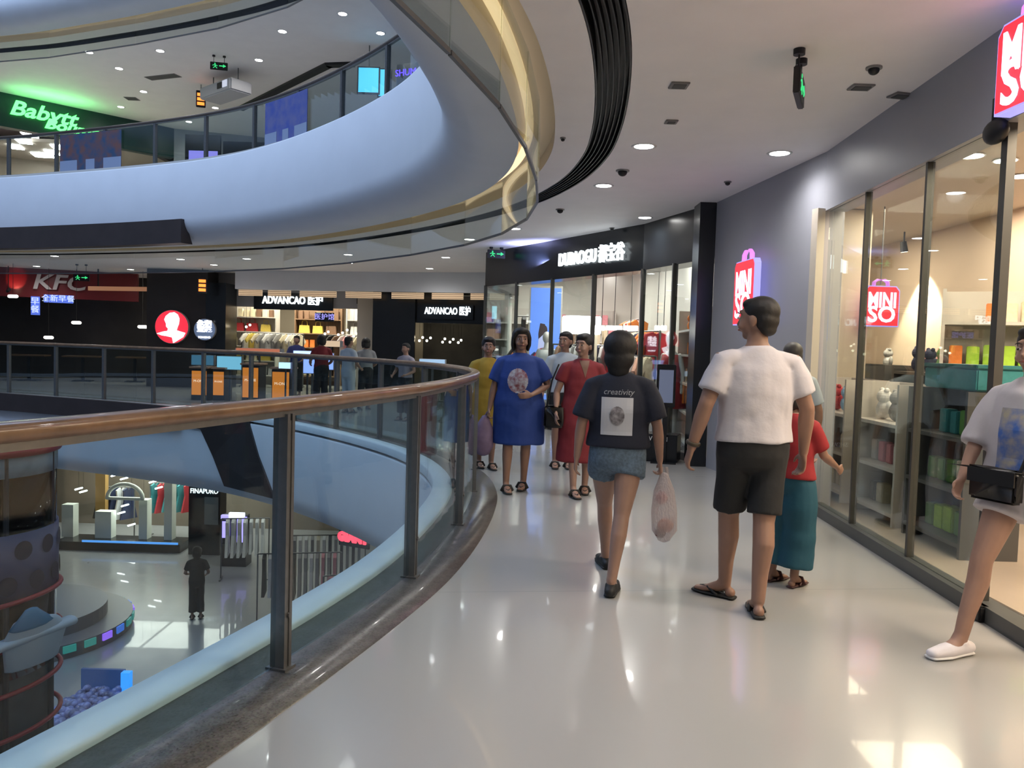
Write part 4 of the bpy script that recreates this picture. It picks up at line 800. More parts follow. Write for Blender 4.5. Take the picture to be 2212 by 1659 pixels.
# black trough line in the upper ceiling and projector box
a = W(510, 232, z=F1+H1); b = W(702, 135, z=F1+H1); c = W(760, 133, z=F1+H1); t = empty('ceiling_trough', (0, 0, 0), 0, 'long black angled trough line in the upper storey ceiling', 'ceiling trough')
wallbox(a, b, F1+H1-.06, F1+H1+.0, .22, 'trough', MBLACK, t, 1); wallbox(b, c, F1+H1-.06, F1+H1+.0, .22, 'trough', MBLACK, t, 1)
a = W(487, 195, D=20.5); t = empty('ceiling_box', (a.x, 20.5, a.z), -.7, 'white box unit hanging under the upper storey ceiling', 'box'); obj('case', bbox(-.75, .75, -.3, .3, -.18, .12, .03), M('unit white', (.5, .5, .52), .5), t); obj('window', bbox(.15, .35, -.32, -.3, -.08, .06), MBLACK, t); obj('lens', bbox(.4, .6, -.32, -.3, -.08, .08), E('unit glow', (.7, .75, .9), .8), t)
for sx in (-.6, .6): obj('rod', bbox(sx-.01, sx+.01, -.01, .01, .12, F1+H1-a.z), MSTEEL, t)
# ---------------------------------------------------------------- ground storey seen through the railing
ZL = -4.9
S_(obj('wall_lower_back', bbox(-24, -2, 26, 26.1, ZL, -1.6), M('lower back', (.16, .13, .10), .6, noise=.2, nscale=1)))
lw = empty('shopfront', (0, 0, 0), 0, 'bright open shop with white arches on the ground storey', 'shopfront')
MWH = M('bright shop white', (.72, .74, .66), .5, noise=.06, nscale=3)
for px0, px1, y0 in ((133, 158, 1090), (205, 240, 1105), (355, 372, 1030), (300, 318, 1080)):
    a = W(px0, y0, D=23.2); b = W(px1, y0, D=23.2); obj('pier', bbox(a.x, b.x, 23.2, 23.5, ZL+.25, a.z), MWH, lw)
bm = B(); a0 = W(232, 1075, D=23.0); a1 = W(308, 1070, D=23.0); rr = (a1.x-a0.x)/2; cxm = (a0.x+a1.x)/2; zz = a0.z
tube(bm, [(cxm-rr*math.cos(PI*k/12), 23.0, zz+.42*math.sin(PI*k/12)) for k in range(13)], [(.07, .06)]*13, n=8, ref=Vector((0, 1, 0))); obj('arch', bm, MWH, lw, True); obj('arch_tie', bbox(cxm-rr, cxm+rr, 22.95, 23.05, zz-.05, zz+.03), MWH, lw)
obj('plinth', bbox(-13.2, -9.55, 22.7, 23.6, ZL, ZL+.25), MBLK, lw); obj('blue_edge', bbox(-12.4, -9.6, 22.68, 22.7, ZL+.25, ZL+.31), E('blue edge', (.1, .35, .9), 1.3), lw)
a = W(206, 1030, D=23.8); obj('gold_pier', bbox(a.x, a.x+.3, 23.8, 24, ZL+.25, -1.7), M('gold wall', (.35, .2, .06), .5), lw)
for p, w_ in (((-12.2, 24.6, -1.75), 200), ((-9.9, 24.6, -1.75), 200), ((-7, 24.4, -1.75), 40), ((-5, 20.5, -1.75), 60)): area('shop_lamp', p, 2.2, w_, (1, .97, .86))
rail((-12.2, 24.2, ZL), 0, 1.2, 1.6, 'clothes rail on the left of the bright ground storey shop', ['white', 'black', 'navy', 'white'], 'dress', 'the left rail of the bright ground storey shop', .2, 1) 
rail((-10.6, 24.6, ZL), 0, 1.4, 1.7, 'clothes rail under the white arch on the ground storey', ['red', 'brown', 'teal', 'grey'], 'dress', 'the rail under the white arch', .2, 1)
for k, (x, y) in enumerate(((330, 1041), (170, 1056), (180, 1062), (248, 1027), (268, 1034), (270, 1092), (262, 1108), (310, 1108), (284, 1134), (343, 1054))):
    p = W(x, y, D=23.6); t = empty('shop_spot', tuple(p), .3, 'small white lamp in the bright ground storey shop, %s' % ['far right high', 'far left high', 'far left lower', 'above the arch left', 'above the arch right', 'inside the arch high', 'inside the arch lower left', 'right of the arch', 'lowest', 'right beside the black pylon'][k], 'lamp', 'small lamps in the bright ground storey shop'); bm = B(); tube(bm, [(-.09, 0, -.02), (.09, 0, .03)], [.022]*2, n=8, ref=Vector((0, 0, 1))); obj('tube', bm, MLAMP, t, True); bm = B(); cyl(bm, (0, 0, .02), (0, 0, -1.6-p.z), .004, n=5); obj('cord', bm, MBLACK, t)
a = W(408, 1060, D=22.6); b = W(476, 1060, D=22.6); t = empty('black_sign_pylon', (0, 0, 0), 0, 'black pylon with small white lettering on the ground storey', 'pylon'); obj('body', bbox(a.x, b.x, 22.6, 23.1, ZL, a.z+.3), MBLK, t); obj('grey_panel', bbox(b.x-.45, b.x-.05, 22.58, 22.6, ZL+.9, ZL+1.7), M('grey panel', (.14, .16, .17), .4), t)
text('lettering', 'FINAPURO', .2, MSIGN, facing(((a.x+b.x)/2, 22.57, a.z), 0) @ Matrix.Diagonal((.85, 1, 1, 1)), t, .01)
t = empty('lit_pillar', (0, 0, 0), 0, 'violet glowing frame display on the ground storey', 'display'); MV = E('violet glow', (.42, .32, 1), 2.2); D = 21.5
def vb(x0, x1, y0, y1, nm, m, dd=.12): a = W(x0, y0, D=D); b = W(x1, y1, D=D); obj(nm, bbox(a.x, b.x, D, D+dd, b.z, a.z), m, t)
vb(512, 530, 1118, 1172, 'right_panel', MV); vb(477, 494, 1113, 1122, 'left_top', MV); vb(477, 493, 1128, 1162, 'left_panel', MV); vb(494, 526, 1108, 1120, 'top_cap', E('violet white', (.9, .85, 1), 3)); a = W(477, 1175, D=D); b = W(531, 1175, D=D); obj('base', bbox(a.x, b.x, D+.02, D+.5, ZL, a.z), MBLK, t); obj('back_frame', bbox(a.x, b.x, D+.12, D+.3, a.z, a.z+.8), MBLK, t)
# red letters and clothes racks
t = empty('red_letter_sign', (0, 0, 0), 0, 'red glowing lettering on the ground storey below the pale fascia', 'sign'); p = W(762, 1163, D=17); text('lettering', 'GIANT', .26, E('red neon', (1, .06, .10), 3), facing((p.x, 17, p.z), -.45), t, .02, bold=.02); obj('board', bbox(-.4, .4, .03, .08, -.2, .2, 0, Matrix.Translation(p) @ Matrix.Rotation(-.45, 4, 'Z')), MBLK, t)
obj('post', bbox(p.x-.03, p.x+.03, 17.07, 17.12, ZL, p.z-.1), MBLACK, t)
rail((-4.6, 17.3, ZL), .2, 1.8, 1.6, 'long clothes rail beneath the red lettering on the ground storey', ['grey', 'white', 'black', 'pink'], 'dress', 'the long rail beneath the red lettering', .13); rail((-4.3, 18.6, ZL), .2, 1.8, 1.7, 'clothes rail behind the long one on the ground storey', ['white', 'black', 'grey', 'cream'], 'dress', 'the rail behind the long ground storey rail', .14)
rail((-3.2, 16.2, ZL), .4, 1.2, 1.5, 'short clothes rail close to the walkway edge on the ground storey', ['grey', 'white', 'pink'], 'shirt', 'the short ground storey rail', .13)
rail((-6.9, 20.5, ZL), .2, 1.2, 1.6, 'clothes rail with white wear right of the violet display', ['white', 'black', 'white'], 'dress', 'the rail right of the violet display', .14)
# blue pool stage with lights
p = W(232, 1500, D=9.2)
SX, SY = -10.1, 16.3
t = empty('round_stage', (SX, SY, ZL), 0, 'round grey stage with coloured edge lights on the ground storey', 'stage')
bm = B(); cyl(bm, (0, 0, 0), (0, 0, .28), 2.05, n=48); obj('platform', bm, M('stage grey', (.16, .15, .15), .4), t); bm = B(); cyl(bm, (0, 0, .28), (0, 0, .56), 1.55, n=48); obj('upper_step', bm, M('stage grey light', (.17, .17, .175), .4), t)
for k in range(12):
    a = -1.25+k*.2; m = Matrix.Rotation(a, 4, 'Z'); obj('edge_light', bbox(2.04, 2.08, -.12, .12, .12, .26, 0, m), [E('edge teal', (.05, .40, .35), .5), E('edge violet', (.35, .15, 1), 1.1), E('edge blue', (.06, .22, .9), .7), E('edge teal', (.05, .40, .35), .5)][k % 4], t)
t = empty('ball_pool', (0, 0, 0), 0, 'blue walled ball pool lit from its side on the ground storey', 'ball pool'); a = W(175, 1445, D=13.5); b = W(268, 1445, D=13.5)
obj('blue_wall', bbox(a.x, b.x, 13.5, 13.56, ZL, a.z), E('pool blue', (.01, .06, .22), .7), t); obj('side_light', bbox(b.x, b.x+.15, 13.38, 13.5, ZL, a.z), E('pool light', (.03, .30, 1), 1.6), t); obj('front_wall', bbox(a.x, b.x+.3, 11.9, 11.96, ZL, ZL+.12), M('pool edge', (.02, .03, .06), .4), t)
bm = B()
for k in range(230): ball(bm, (random.uniform(a.x+.06, b.x+.1), random.uniform(12.05, 13.4), ZL+.07+random.uniform(0, .12)), .07, 8)
meta(obj('pool_balls', bm, M('ball lilac', (.35, .38, .7), .3, noise=.7, nscale=6), None, True), 'heap of pale lilac balls in the blue pool', 'balls', kind='stuff')
# cylindrical climbing tower with red rings
D = 8.0; cx = -5.52; R = .78; zt = .25
t = empty('play_tower', (cx, D, 0), 0, 'dark cylindrical climbing tower with red rings standing in the atrium', 'play tower')
def ring_t(z, r, rr, nm, m, tilt=0):
    bm = B(); n = 40; pts = [(r*math.cos(2*PI*k/n), r*math.sin(2*PI*k/n), z+tilt*math.cos(2*PI*k/n)) for k in range(n)]
    rows = []
    for k in range(n):
        a = 2*PI*k/n; rows.append([bm.verts.new(((r+rr*math.cos(b))*math.cos(a), (r+rr*math.cos(b))*math.sin(a), z+tilt*math.cos(a)+rr*math.sin(b))) for b in [2*PI*j/8 for j in range(8)]])
    for k in range(n):
        for j in range(8): bm.faces.new((rows[k][j], rows[(k+1) % n][j], rows[(k+1) % n][(j+1) % 8], rows[k][(j+1) % 8]))
    obj(nm, bm, m, t, True)
MRED = M('red ring', (.32, .02, .03), .35)
def wallcyl(z0, z1, r, nm, m, th=.02):
    bm = B(); n = 40; rows = [[bm.verts.new((q*math.cos(2*PI*k/n), q*math.sin(2*PI*k/n), z)) for q, z in ((r, z0), (r, z1), (r-th, z1), (r-th, z0))] for k in range(n)]
    for k in range(n):
        for j in range(4): bm.faces.new((rows[k][j], rows[(k+1) % n][j], rows[(k+1) % n][(j+1) % 4], rows[k][(j+1) % 4]))
    obj(nm, bm, m, t, True)
ring_t(zt, R, .045, 'top_ring', MRED); wallcyl(zt-.24, zt-.03, R, 'top_band', M('pale band', (.28, .36, .42), .5, noise=.4, nscale=4)); wallcyl(-2.0, zt-.24, R-.01, 'net_wall', glass('net', (.30, .30, .31), 1.1))
for k in range(8):
    a = 2*PI*k/8+.2; bm = B(); cyl(bm, (R*.97*math.cos(a), R*.97*math.sin(a), ZL), (R*.97*math.cos(a), R*.97*math.sin(a), zt), .03, n=8); obj('upright', bm, M('tower dark', (.03, .03, .035), .5), t)
wallcyl(-1.25, -.55, R+.01, 'dotted_panel', M('violet panel', (.07, .075, .16), .5)); wallcyl(ZL, -1.3, R-.05, 'dark_net', M('dark net', (.03, .035, .04), .6, noise=.4, nscale=6))
bm = B()
for k in range(16):
    for j in range(2):
        a = 2*PI*(k+.5*j)/16; c = Vector(((R+.012)*math.cos(a), (R+.012)*math.sin(a), -.72-.33*j)); ball(bm, c, (.10, .10, .10), 12, rot=None) if False else None
        m = Matrix.Translation(c) @ Matrix.Rotation(a, 4, 'Z') @ Matrix.Rotation(PI/2, 4, 'Y'); bmesh.ops.create_circle(bm, cap_ends=True, segments=16, radius=.095, matrix=Matrix.Translation(Vector((.006*math.cos(a), .006*math.sin(a), 0))) @ m)
meta(obj('dots', bm, M('dot navy', (.02, .02, .05), .5), t, None), kind='stuff')
for k, z in enumerate((-1.3, -1.75, -2.2, -2.65, -3.1)): ring_t(z, R+.03, .025, 'red_ring', MRED, .09)
PR = Matrix.Rotation(math.radians(66), 4, 'Z') @ Matrix.Translation((0, 0, .42))
bm = B(); tube(bm, [(.1, -R-.03, -2.3), (.1, -R-.08, -2.0), (.12, -R-.08, -1.86)], [(.28, .04), (.34, .06), (.25, .05)], n=16); tube(bm, [(-.32, -R-.06, -2.02), (.50, -R-.06, -1.98)], [(.09, .05)]*2, n=10, ref=Vector((0, 1, 0))); bmesh.ops.transform(bm, matrix=PR, verts=bm.verts)
obj('pale_plaque', bm, M('plaque white', (.42, .48, .55), .5), t, True)
bm = B(); tube(bm, [(.05, -R-.10, -1.88), (.05, -R-.09, -1.74)], [(.24, .05), (.08, .03)], n=12); bmesh.ops.transform(bm, matrix=PR, verts=bm.verts); obj('blue_cap', bm, M('plaque blue', (.07, .22, .38), .5), t, True)
# ---------------------------------------------------------------- people
MSK = M('skin', (.30, .17, .12), .5, noise=.08, nscale=12); MSKL = M('skin light', (.37, .22, .165), .5, noise=.08, nscale=12); MHAIR = M('black hair', (.012, .010, .010), .6, bump=.12, nscale=40, noise=.3)
MLIP = M('lips', (.35, .12, .11), .4); MEYE = M('eye dark', (.02, .015, .012), .2); MEYW = M('eye white', (.6, .6, .58), .3)
V3 = lambda *a: Vector(a)
TEXC = bpy.data.textures.new('folds', 'CLOUDS'); TEXC.noise_scale = .16; TEXC.noise_depth = 1
def skin_mods(o, vox, smooth=4, fold=0):
    r = o.modifiers.new('remesh', 'REMESH'); r.mode = 'VOXEL'; r.voxel_size = vox; r.use_smooth_shade = True
    sm = o.modifiers.new('smooth', 'SMOOTH'); sm.factor = .5; sm.iterations = smooth
    if fold: d = o.modifiers.new('folds', 'DISPLACE'); d.texture = TEXC; d.strength = fold; d.mid_level = .5
def hand(bm, w, d, palm, s, thumb_side, curl=.5):
    """w wrist, d finger direction, palm = direction the palm faces, thumb_side = direction of the thumb"""
    d = d.normalized(); side = (thumb_side - d*thumb_side.dot(d)).normalized(); pn = (palm - d*palm.dot(d) - side*palm.dot(side))
    pn = pn.normalized() if pn.length > .01 else d.cross(side)
    k = w + d*.085*s
    tube(bm, [w-d*.01, w+d*.03*s, k], [(.022*s, .019*s), (.036*s, .016*s), (.040*s, .013*s)], 12, side)
    for i, (o, L) in enumerate(((.029, .072), (.010, .080), (-.010, .075), (-.029, .060))):
        b = k + side*o*s - d*.008; c1 = math.cos(curl*.6); s1 = math.sin(curl*.6); c2 = math.cos(curl*1.5+.1*i); s2 = math.sin(curl*1.5+.1*i); c3 = math.cos(curl*2.4+.1*i); s3 = math.sin(curl*2.4+.1*i)
        p1 = b + (d*c1+pn*s1)*L*.45*s; p2 = p1 + (d*c2+pn*s2)*L*.32*s; p3 = p2 + (d*c3+pn*s3)*L*.25*s
        tube(bm, [b, p1, p2, p3], [.0092*s, .0088*s, .0080*s, .0068*s], 8, side)
    b = w + d*.022*s + side*.028*s; p1 = b + (side*.65+d*.7+pn*.25).normalized()*.038*s; p2 = p1 + (side*.15+d*.9+pn*.35).normalized()*.032*s
    tube(bm, [b, p1, p2], [.0125*s, .0105*s, .0085*s], 8, pn)
def person(label, loc, yaw, H, feet, elbows, wrists, female=True, skin=MSK, head_yaw=0, head_tilt=0, hair='short', hair_m=None, clothes=(), shoes=None, hands=None, lean=(0, 0), vox=.0075, width=1.0, bend=(.03, .03), lift=(0, 0), toe=(0, 0), feature=True):
    s = H/1.70; root = empty('person', (loc[0], loc[1], 0), yaw, label, 'person'); wd_ = width
    ci, si = math.cos(-yaw), math.sin(-yaw)
    def loc2(p): x, y = p[0]-loc[0], p[1]-loc[1]; return Vector((x*ci-y*si, x*si+y*ci))
    lx, ly = lean; sh = V3(lx, ly, 0)
    def P(x, y, z): return V3(x*s*wd_, y*s, z*s)
    fem = 1 if female else 0
    tor = [((0, 0, .885), (.125, .088)), ((0, -.005, .92), (.165+.008*fem, .118)), ((0, 0, 1.06), (.140-.012*fem, .098)), ((0, 0, 1.20), (.150-.008*fem, .108)), ((0, 0, 1.32), (.165-.012*fem, .108)), ((0, -.005, 1.39), (.135, .085)), ((0, -.005, 1.435), (.075, .06)), ((0, 0, 1.47), (.052, .054)), ((0, .008, 1.53), (.049, .052))]
    def tl(pt):
        z = pt[2]; f = max(0, min(1, (z-.84)/.5)); return V3(pt[0]*s*wd_+lx*f, pt[1]*s+ly*f, z*s)
    bm = B(); tube(bm, [tl(p) for p, r in tor], [(r[0]*s*wd_, r[1]*s) for p, r in tor], 20)
    SHO = []; HIP = []; KN = []; AN = []; EL = []; WR = []
    for i, sg in enumerate((-1, 1)):
        shp = tl((sg*(.172-.012*fem), -.005, 1.375)); SHO.append(shp); el = V3(*[c*s for c in elbows[i]])+sh; wr = V3(*[c*s for c in wrists[i]])+sh; EL.append(el); WR.append(wr)
        am = shp.lerp(el, .5); fm = el.lerp(wr, .3); k = 1.12 if not female else .98
        tube(bm, [tl((sg*.11, -.005, 1.375)), shp, am, el, fm, wr], [(.045*s, .05*s), (.050*s*k, .052*s*k), (.044*s*k, .046*s*k), (.037*s*k, .038*s*k), (.039*s*k, .038*s*k), (.024*s*k, .021*s*k)], 12)
        f = loc2(feet[i]); an = V3(f.x, f.y, (.082)*s+lift[i]); hp = tl((sg*.085, 0, .90)); kn = hp.lerp(an, .49) + V3(0, bend[i], 0); KN.append(kn); AN.append(an); HIP.append(hp)
        calf = kn.lerp(an, .28) + V3(0, -.018*s, 0); th = hp.lerp(kn, .45); k = 1.06 if not female else 1.0
        tube(bm, [hp, th, kn.lerp(hp, .12), kn, calf, kn.lerp(an, .65), an], [(.090*s*wd_, .098*s), (.080*s*wd_, .086*s), (.060*s*k, .062*s*k), (.054*s*k, .056*s*k), (.054*s*k, .059*s*k), (.041*s*k, .044*s*k), (.033*s*k, .038*s*k)], 14)
        # foot
        ta = toe[i]; td = V3(math.sin(ta), math.cos(ta), 0); drop = -lift[i]*.55 if lift[i] else 0
        heel = an + V3(0, 0, -.045*s) - td*.035*s; ball_ = an + td*.12*s + V3(0, 0, -.052*s+drop); tip = an + td*.175*s + V3(0, 0, -.058*s+drop*1.1)
        rx = V3(td.y, -td.x, 0); tube(bm, [an+V3(0, 0, .02), an + td*.03*s + V3(0, 0, -.02*s), ball_, tip], [(.034*s, .036*s), (.036*s, .034*s), (.042*s, .020*s), (.033*s, .014*s)], 12, rx); ball(bm, heel, (.030*s, .034*s, .030*s))
    # hands
    for i, sg in enumerate((-1, 1)):
        hd = (hands or [None, None])[i] or {}
        d = Vector(hd.get('d', (WR[i]-EL[i]).normalized())); pl = Vector(hd.get('palm', (-sg, 0, 0))); tb = Vector(hd.get('thumb', (0, 1, 0)))
        hand(bm, WR[i], d, pl, s*(1.0 if not female else .93), tb, hd.get('curl', .45))
    # head
    hc = tl((0, .012, 1.595)); HM = Matrix.Translation(hc) @ Matrix.Rotation(head_yaw, 4, 'Z') @ Matrix.Rotation(head_tilt, 4, 'X') @ Matrix.Scale(s*1.06, 4)
    def hb(c, r, rot=None): ball(bm, c, r, 16, HM, 0, rot)
    hb((0, -.008, .02), (.074, .092, .090)); hb((0, .022, -.035), (.058, .064, .062)); hb((0, .055, -.078), (.026, .024, .024)); hb((0, .04, -.02), (.062, .052, .06))
    hb((0, .100, -.022), (.011, .016, .012)); tube(bm, [HM @ V3(0, .086, .022), HM @ V3(0, .098, -.015)], [(.008*s, .01*s), (.012*s, .014*s)], 8)
    for sg in (-1, 1): hb((sg*.077, -.008, -.012), (.010, .020, .030)); hb((sg*.034, .062, -.036), (.026, .026, .022))
    hb((0, .089, -.052), (.022, .010, .009)); hb((0, .078, .040), (.048, .014, .013))
    body = obj('body', bm, skin, root); skin_mods(body, vox, 3)
    if feature:
        for sg in (-1, 1):
            bm = B(); ball(bm, (sg*.031, .086, .008), (.012, .008, .0055), 12, HM); ball(bm, (sg*.031, .091, .008), (.007, .006, .007), 10, HM, 1); obj('eye', bm, [MEYW, MEYE], root, True)
            bm = B(); tube(bm, [HM @ V3(sg*.014, .093, .032), HM @ V3(sg*.032, .094, .037), HM @ V3(sg*.050, .083, .031)], [.0025*s, .003*s, .002*s], 8); obj('eyebrow', bm, MHAIR, root, True)
        bm = B(); tube(bm, [HM @ V3(-.020, .093, -.053), HM @ V3(0, .100, -.051), HM @ V3(.020, .093, -.053)], [.004*s, .007*s, .004*s], 8); obj('mouth', bm, MLIP, root, True)
    # hair
    bm = B(); hh = lambda c, r: ball(bm, c, r, 18, HM)
    if hair == 'short':
        hh((0, -.022, .044), (.083, .094, .080)); hh((0, .024, .080), (.064, .056, .032)); hh((0, -.048, .0), (.078, .062, .066)); hh((0, -.060, -.05), (.060, .036, .034))
    elif hair == 'bob':
        hh((0, -.022, .045), (.090, .098, .085)); hh((0, .03, .088), (.068, .062, .036)); hh((0, -.05, -.03), (.088, .062, .09))
        for sg in (-1, 1): tube(bm, [HM @ V3(sg*.062, .045, .075), HM @ V3(sg*.083, .022, .02), HM @ V3(sg*.084, .008, -.05), HM @ V3(sg*.072, .0, -.098)], [(.020*s, .030*s), (.020*s, .040*s), (.020*s, .044*s), (.016*s, .034*s)], 10)
    elif hair == 'tied':
        hh((0, -.026, .045), (.092, .100, .088)); hh((0, .03, .088), (.066, .06, .036)); hh((0, -.062, -.015), (.080, .060, .070)); hh((.0, -.105, -.045), (.048, .044, .050))
    elif hair == 'full':
        hh((0, -.03, .035), (.108, .115, .105)); hh((0, -.055, -.045), (.098, .080, .085)); hh((0, -.055, -.11), (.07, .055, .06))
    hr = obj('hair', bm, hair_m or MHAIR, root); skin_mods(hr, .009, 3, .004)
    # clothes
    made = {}
    for c in clothes:
        kd = c['kind']; m = c['m']; bm = B(); inf = c.get('loose', .02)
        if kd in ('shirt', 'dress'):
            hem = c['hem']; pts = []; fl = c.get('flare', 0)
            zs = [hem] + [z for z in (.60, .76, .84, .92, 1.06, 1.20, 1.32, 1.37) if z > hem+.04]
            for z in zs:
                # interpolate torso radius
                rx, ry = .150, .105
                for (p0, r0), (p1, r1) in zip(tor, tor[1:]):
                    if p0[2] <= z <= p1[2]: f = (z-p0[2])/(p1[2]-p0[2]); rx, ry = r0[0]+(r1[0]-r0[0])*f, r0[1]+(r1[1]-r0[1])*f
                if z < .90: rx, ry = .168, .118
                rx = max(rx, .148 if z < 1.3 else 0); k = max(0, (1.1-z)); top = 1 if z < 1.3 else .45
                pts.append((tl((0, 0, z)), ((rx+inf*top+fl*k)*s*wd_, (ry+inf*top+fl*k*.8)*s)))
            pts.append((tl((0, -.005, 1.412)), (.135*s*wd_, .088*s))); pts.append((tl((0, -.005, 1.445)), (.092*s, .073*s))); pts.append((tl((0, -.005, 1.458)), (.068*s, .064*s)))
            # flat hem: no rounded cap
            tube(bm, [p for p, r in pts], [r for p, r in pts], 24, cap=False)
            sl = c.get('sleeve', .6)
            for i, sg in enumerate((-1, 1)):
                k = sl; chain = [tl((sg*.06, -.005, 1.385)), tl((sg*.125, -.005, 1.375)), SHO[i]+V3(sg*.002, 0, -.012*s)]; rad = [(.055*s, .06*s), (.060*s, .068*s), (.066*s, .070*s)]
                sr = c.get('sr', .068)
                if k <= 1: chain += [SHO[i].lerp(EL[i], k*.5), SHO[i].lerp(EL[i], k)]; rad += [(sr*s, sr*s), (sr*s*1.04, sr*s*1.04)]
                else: chain += [SHO[i].lerp(EL[i], .5), EL[i], EL[i].lerp(WR[i], k-1)]; rad += [(sr*s, sr*s), (sr*s*.95, sr*s*.95), (sr*s*.9, sr*s*.9)]
                tube(bm, chain, rad, 14, cap=False)
        elif kd == 'shorts':
            tube(bm, [tl((0, 0, c.get('top', 1.05))), tl((0, -.005, .94)), tl((0, -.005, .85)), tl((0, -.005, .80)), tl((0, -.005, .765))], [(.160*s*wd_, .118*s), (.182*s*wd_, .138*s), (.180*s*wd_, .132*s), (.15*s*wd_, .118*s), (.06*s, .06*s)], 22, cap=False)
            for i in (0, 1):
                L = c['len']; a = HIP[i]; th = c.get('r', .1)
                if L <= 1: ch = [a+V3(0, 0, .02*s), a.lerp(KN[i], L*.5), a.lerp(KN[i], L)]; rd = [(.100*s*wd_, .118*s), (th*s*wd_, th*1.06*s), (th*s*wd_*c.get('cuff', 1), th*1.02*s)]
                else: ch = [a+V3(0, 0, .02*s), a.lerp(KN[i], .5), KN[i], KN[i].lerp(AN[i], L-1)]; rd = [(.100*s*wd_, .112*s), (th*s*wd_, th*s*1.05), (th*s*.95, th*s), (th*s*c.get('cuff', 1), th*s*c.get('cuff', 1))]
                tube(bm, ch, rd, 16, cap=False)
        o = obj(c['name'], bm, m, root); skin_mods(o, c.get('vox', .010), 7, c.get('fold', .014))
        if c.get('label'): o['label'] = c['label']
        made[kd] = o
    # shoes
    if shoes:
        for i in (0, 1):
            ta = toe[i]; td = V3(math.sin(ta), math.cos(ta), 0); rx = V3(td.y, -td.x, 0); an = AN[i]; drop = -lift[i]*.55 if lift[i] else 0; bm = B()
            zsole = an.z - .082*s + .012*s
            if shoes['kind'] in ('flip', 'sandal'):
                tube(bm, [V3(*(an-td*.06*s).xy, zsole), V3(*(an+td*.02*s).xy, zsole+drop*.3), V3(*(an+td*.11*s).xy, zsole+drop), V3(*(an+td*.19*s).xy, zsole+drop*1.1)], [(.034*s, .011*s), (.036*s, .011*s), (.050*s, .011*s), (.036*s, .010*s)], 16, rx)
                so = obj('sandal', bm, shoes['m'], root, True)
                for sg in (-1, 1):
                    bm = B(); tube(bm, [an+td*.15*s+V3(0, 0, -.045*s+drop), an+td*.09*s+rx*sg*.028*s+V3(0, 0, -.034*s+drop), an+td*.03*s+rx*sg*.042*s+V3(0, 0, -.062*s+drop*.4)], [.009*s]*3, 8); obj('strap', bm, shoes['m'], so, True)
                if shoes['kind'] == 'sandal':
                    bm = B(); tube(bm, [an+td*.07*s+rx*.046*s+V3(0, 0, -.062*s+drop), an+td*.07*s+rx*.03*s+V3(0, 0, -.020*s+drop), an+td*.07*s-rx*.03*s+V3(0, 0, -.020*s+drop), an+td*.07*s-rx*.046*s+V3(0, 0, -.062*s+drop)], [(.008*s, .03*s)]*4, 8, td); obj('upper', bm, shoes['m'], so, True)
            else:
                tube(bm, [V3(*(an-td*.065*s).xy, an.z-.045*s), an+td*.0*s+V3(0, 0, -.040*s), an+td*.10*s+V3(0, 0, -.046*s+drop), an+td*.195*s+V3(0, 0, -.052*s+drop*1.1)], [(.036*s, .034*s), (.042*s, .042*s), (.050*s, .034*s), (.036*s, .024*s)], 18, rx)
                tube(bm, [an+V3(0, 0, -.05*s), an+V3(0, 0, -.005*s)], [(.042*s, .050*s), (.038*s, .046*s)], 14, rx, cap=False)
                so = obj('shoe', bm, shoes['m'], root, True); skin_mods(so, .006, 3)
                bm = B(); tube(bm, [V3(*(an-td*.07*s).xy, zsole), V3(*(an+td*.02*s).xy, zsole), V3(*(an+td*.11*s).xy, zsole+drop), V3(*(an+td*.205*s).xy, zsole+drop)], [(.038*s, .011*s), (.042*s, .011*s), (.053*s, .011*s), (.038*s, .010*s)], 16, rx); obj('sole', bm, shoes.get('sole', shoes['m']), so, True)
    root['_dummy'] = 0; del root['_dummy']
    mw_ = Matrix.Translation((loc[0], loc[1], 0)) @ Matrix.Rotation(yaw, 4, 'Z')
    return dict(root=root, made=made, WR=WR, EL=EL, SHO=SHO, AN=AN, s=s, tl=tl, HM=HM, world=lambda v: mw_ @ v, mw=mw_)
def patch(name, target, m, cx, cz, w, h, side, parent, depth=.2, off_=.004, mtx=None, roundp=None):
    """flat print laid on a garment; side -1 = back, +1 = front"""
    bm = B(); n = 36 if roundp else 10; vs = {}
    for i in range(n+1):
        for j in range(n+1):
            x = cx-w/2+w*i/n; z = cz-h/2+h*j/n; vs[i, j] = bm.verts.new((x, side*depth, z))
    for i in range(n):
        for j in range(n):
            if roundp and ((i+.5)/n*2-1)**2+((j+.5)/n*2-1)**2 > 1.0: continue
            bm.faces.new((vs[i, j], vs[i+1, j], vs[i+1, j+1], vs[i, j+1]))
    o = obj(name, bm, m, parent); sw = o.modifiers.new('wrap', 'SHRINKWRAP'); sw.target = target; sw.wrap_method = 'PROJECT'; sw.use_project_y = True; sw.use_negative_direction = side > 0; sw.use_positive_direction = side < 0; sw.wrap_mode = 'ABOVE_SURFACE'; sw.offset = off_
    so = o.modifiers.new('thickness', 'SOLIDIFY'); so.thickness = .0015; return o
def xy(v): return (v.x, v.y)
MTEE = M('navy tee', (.010, .013, .028), .8, bump=.3, nscale=12, noise=.1); MDEN = M('faded denim', (.13, .19, .26), .8, noise=.35, nscale=60, bump=.2); MWTEE = M('white tee', (.52, .50, .54), .8, bump=.5, nscale=6)
MBSH = M('black shorts', (.010, .011, .013), .8, bump=.3, nscale=10); MBLU = M('royal blue jersey', (.010, .042, .23), .75, bump=.3, nscale=8); MRDR = M('dark red dress', (.19, .014, .022), .75, bump=.3, nscale=8)
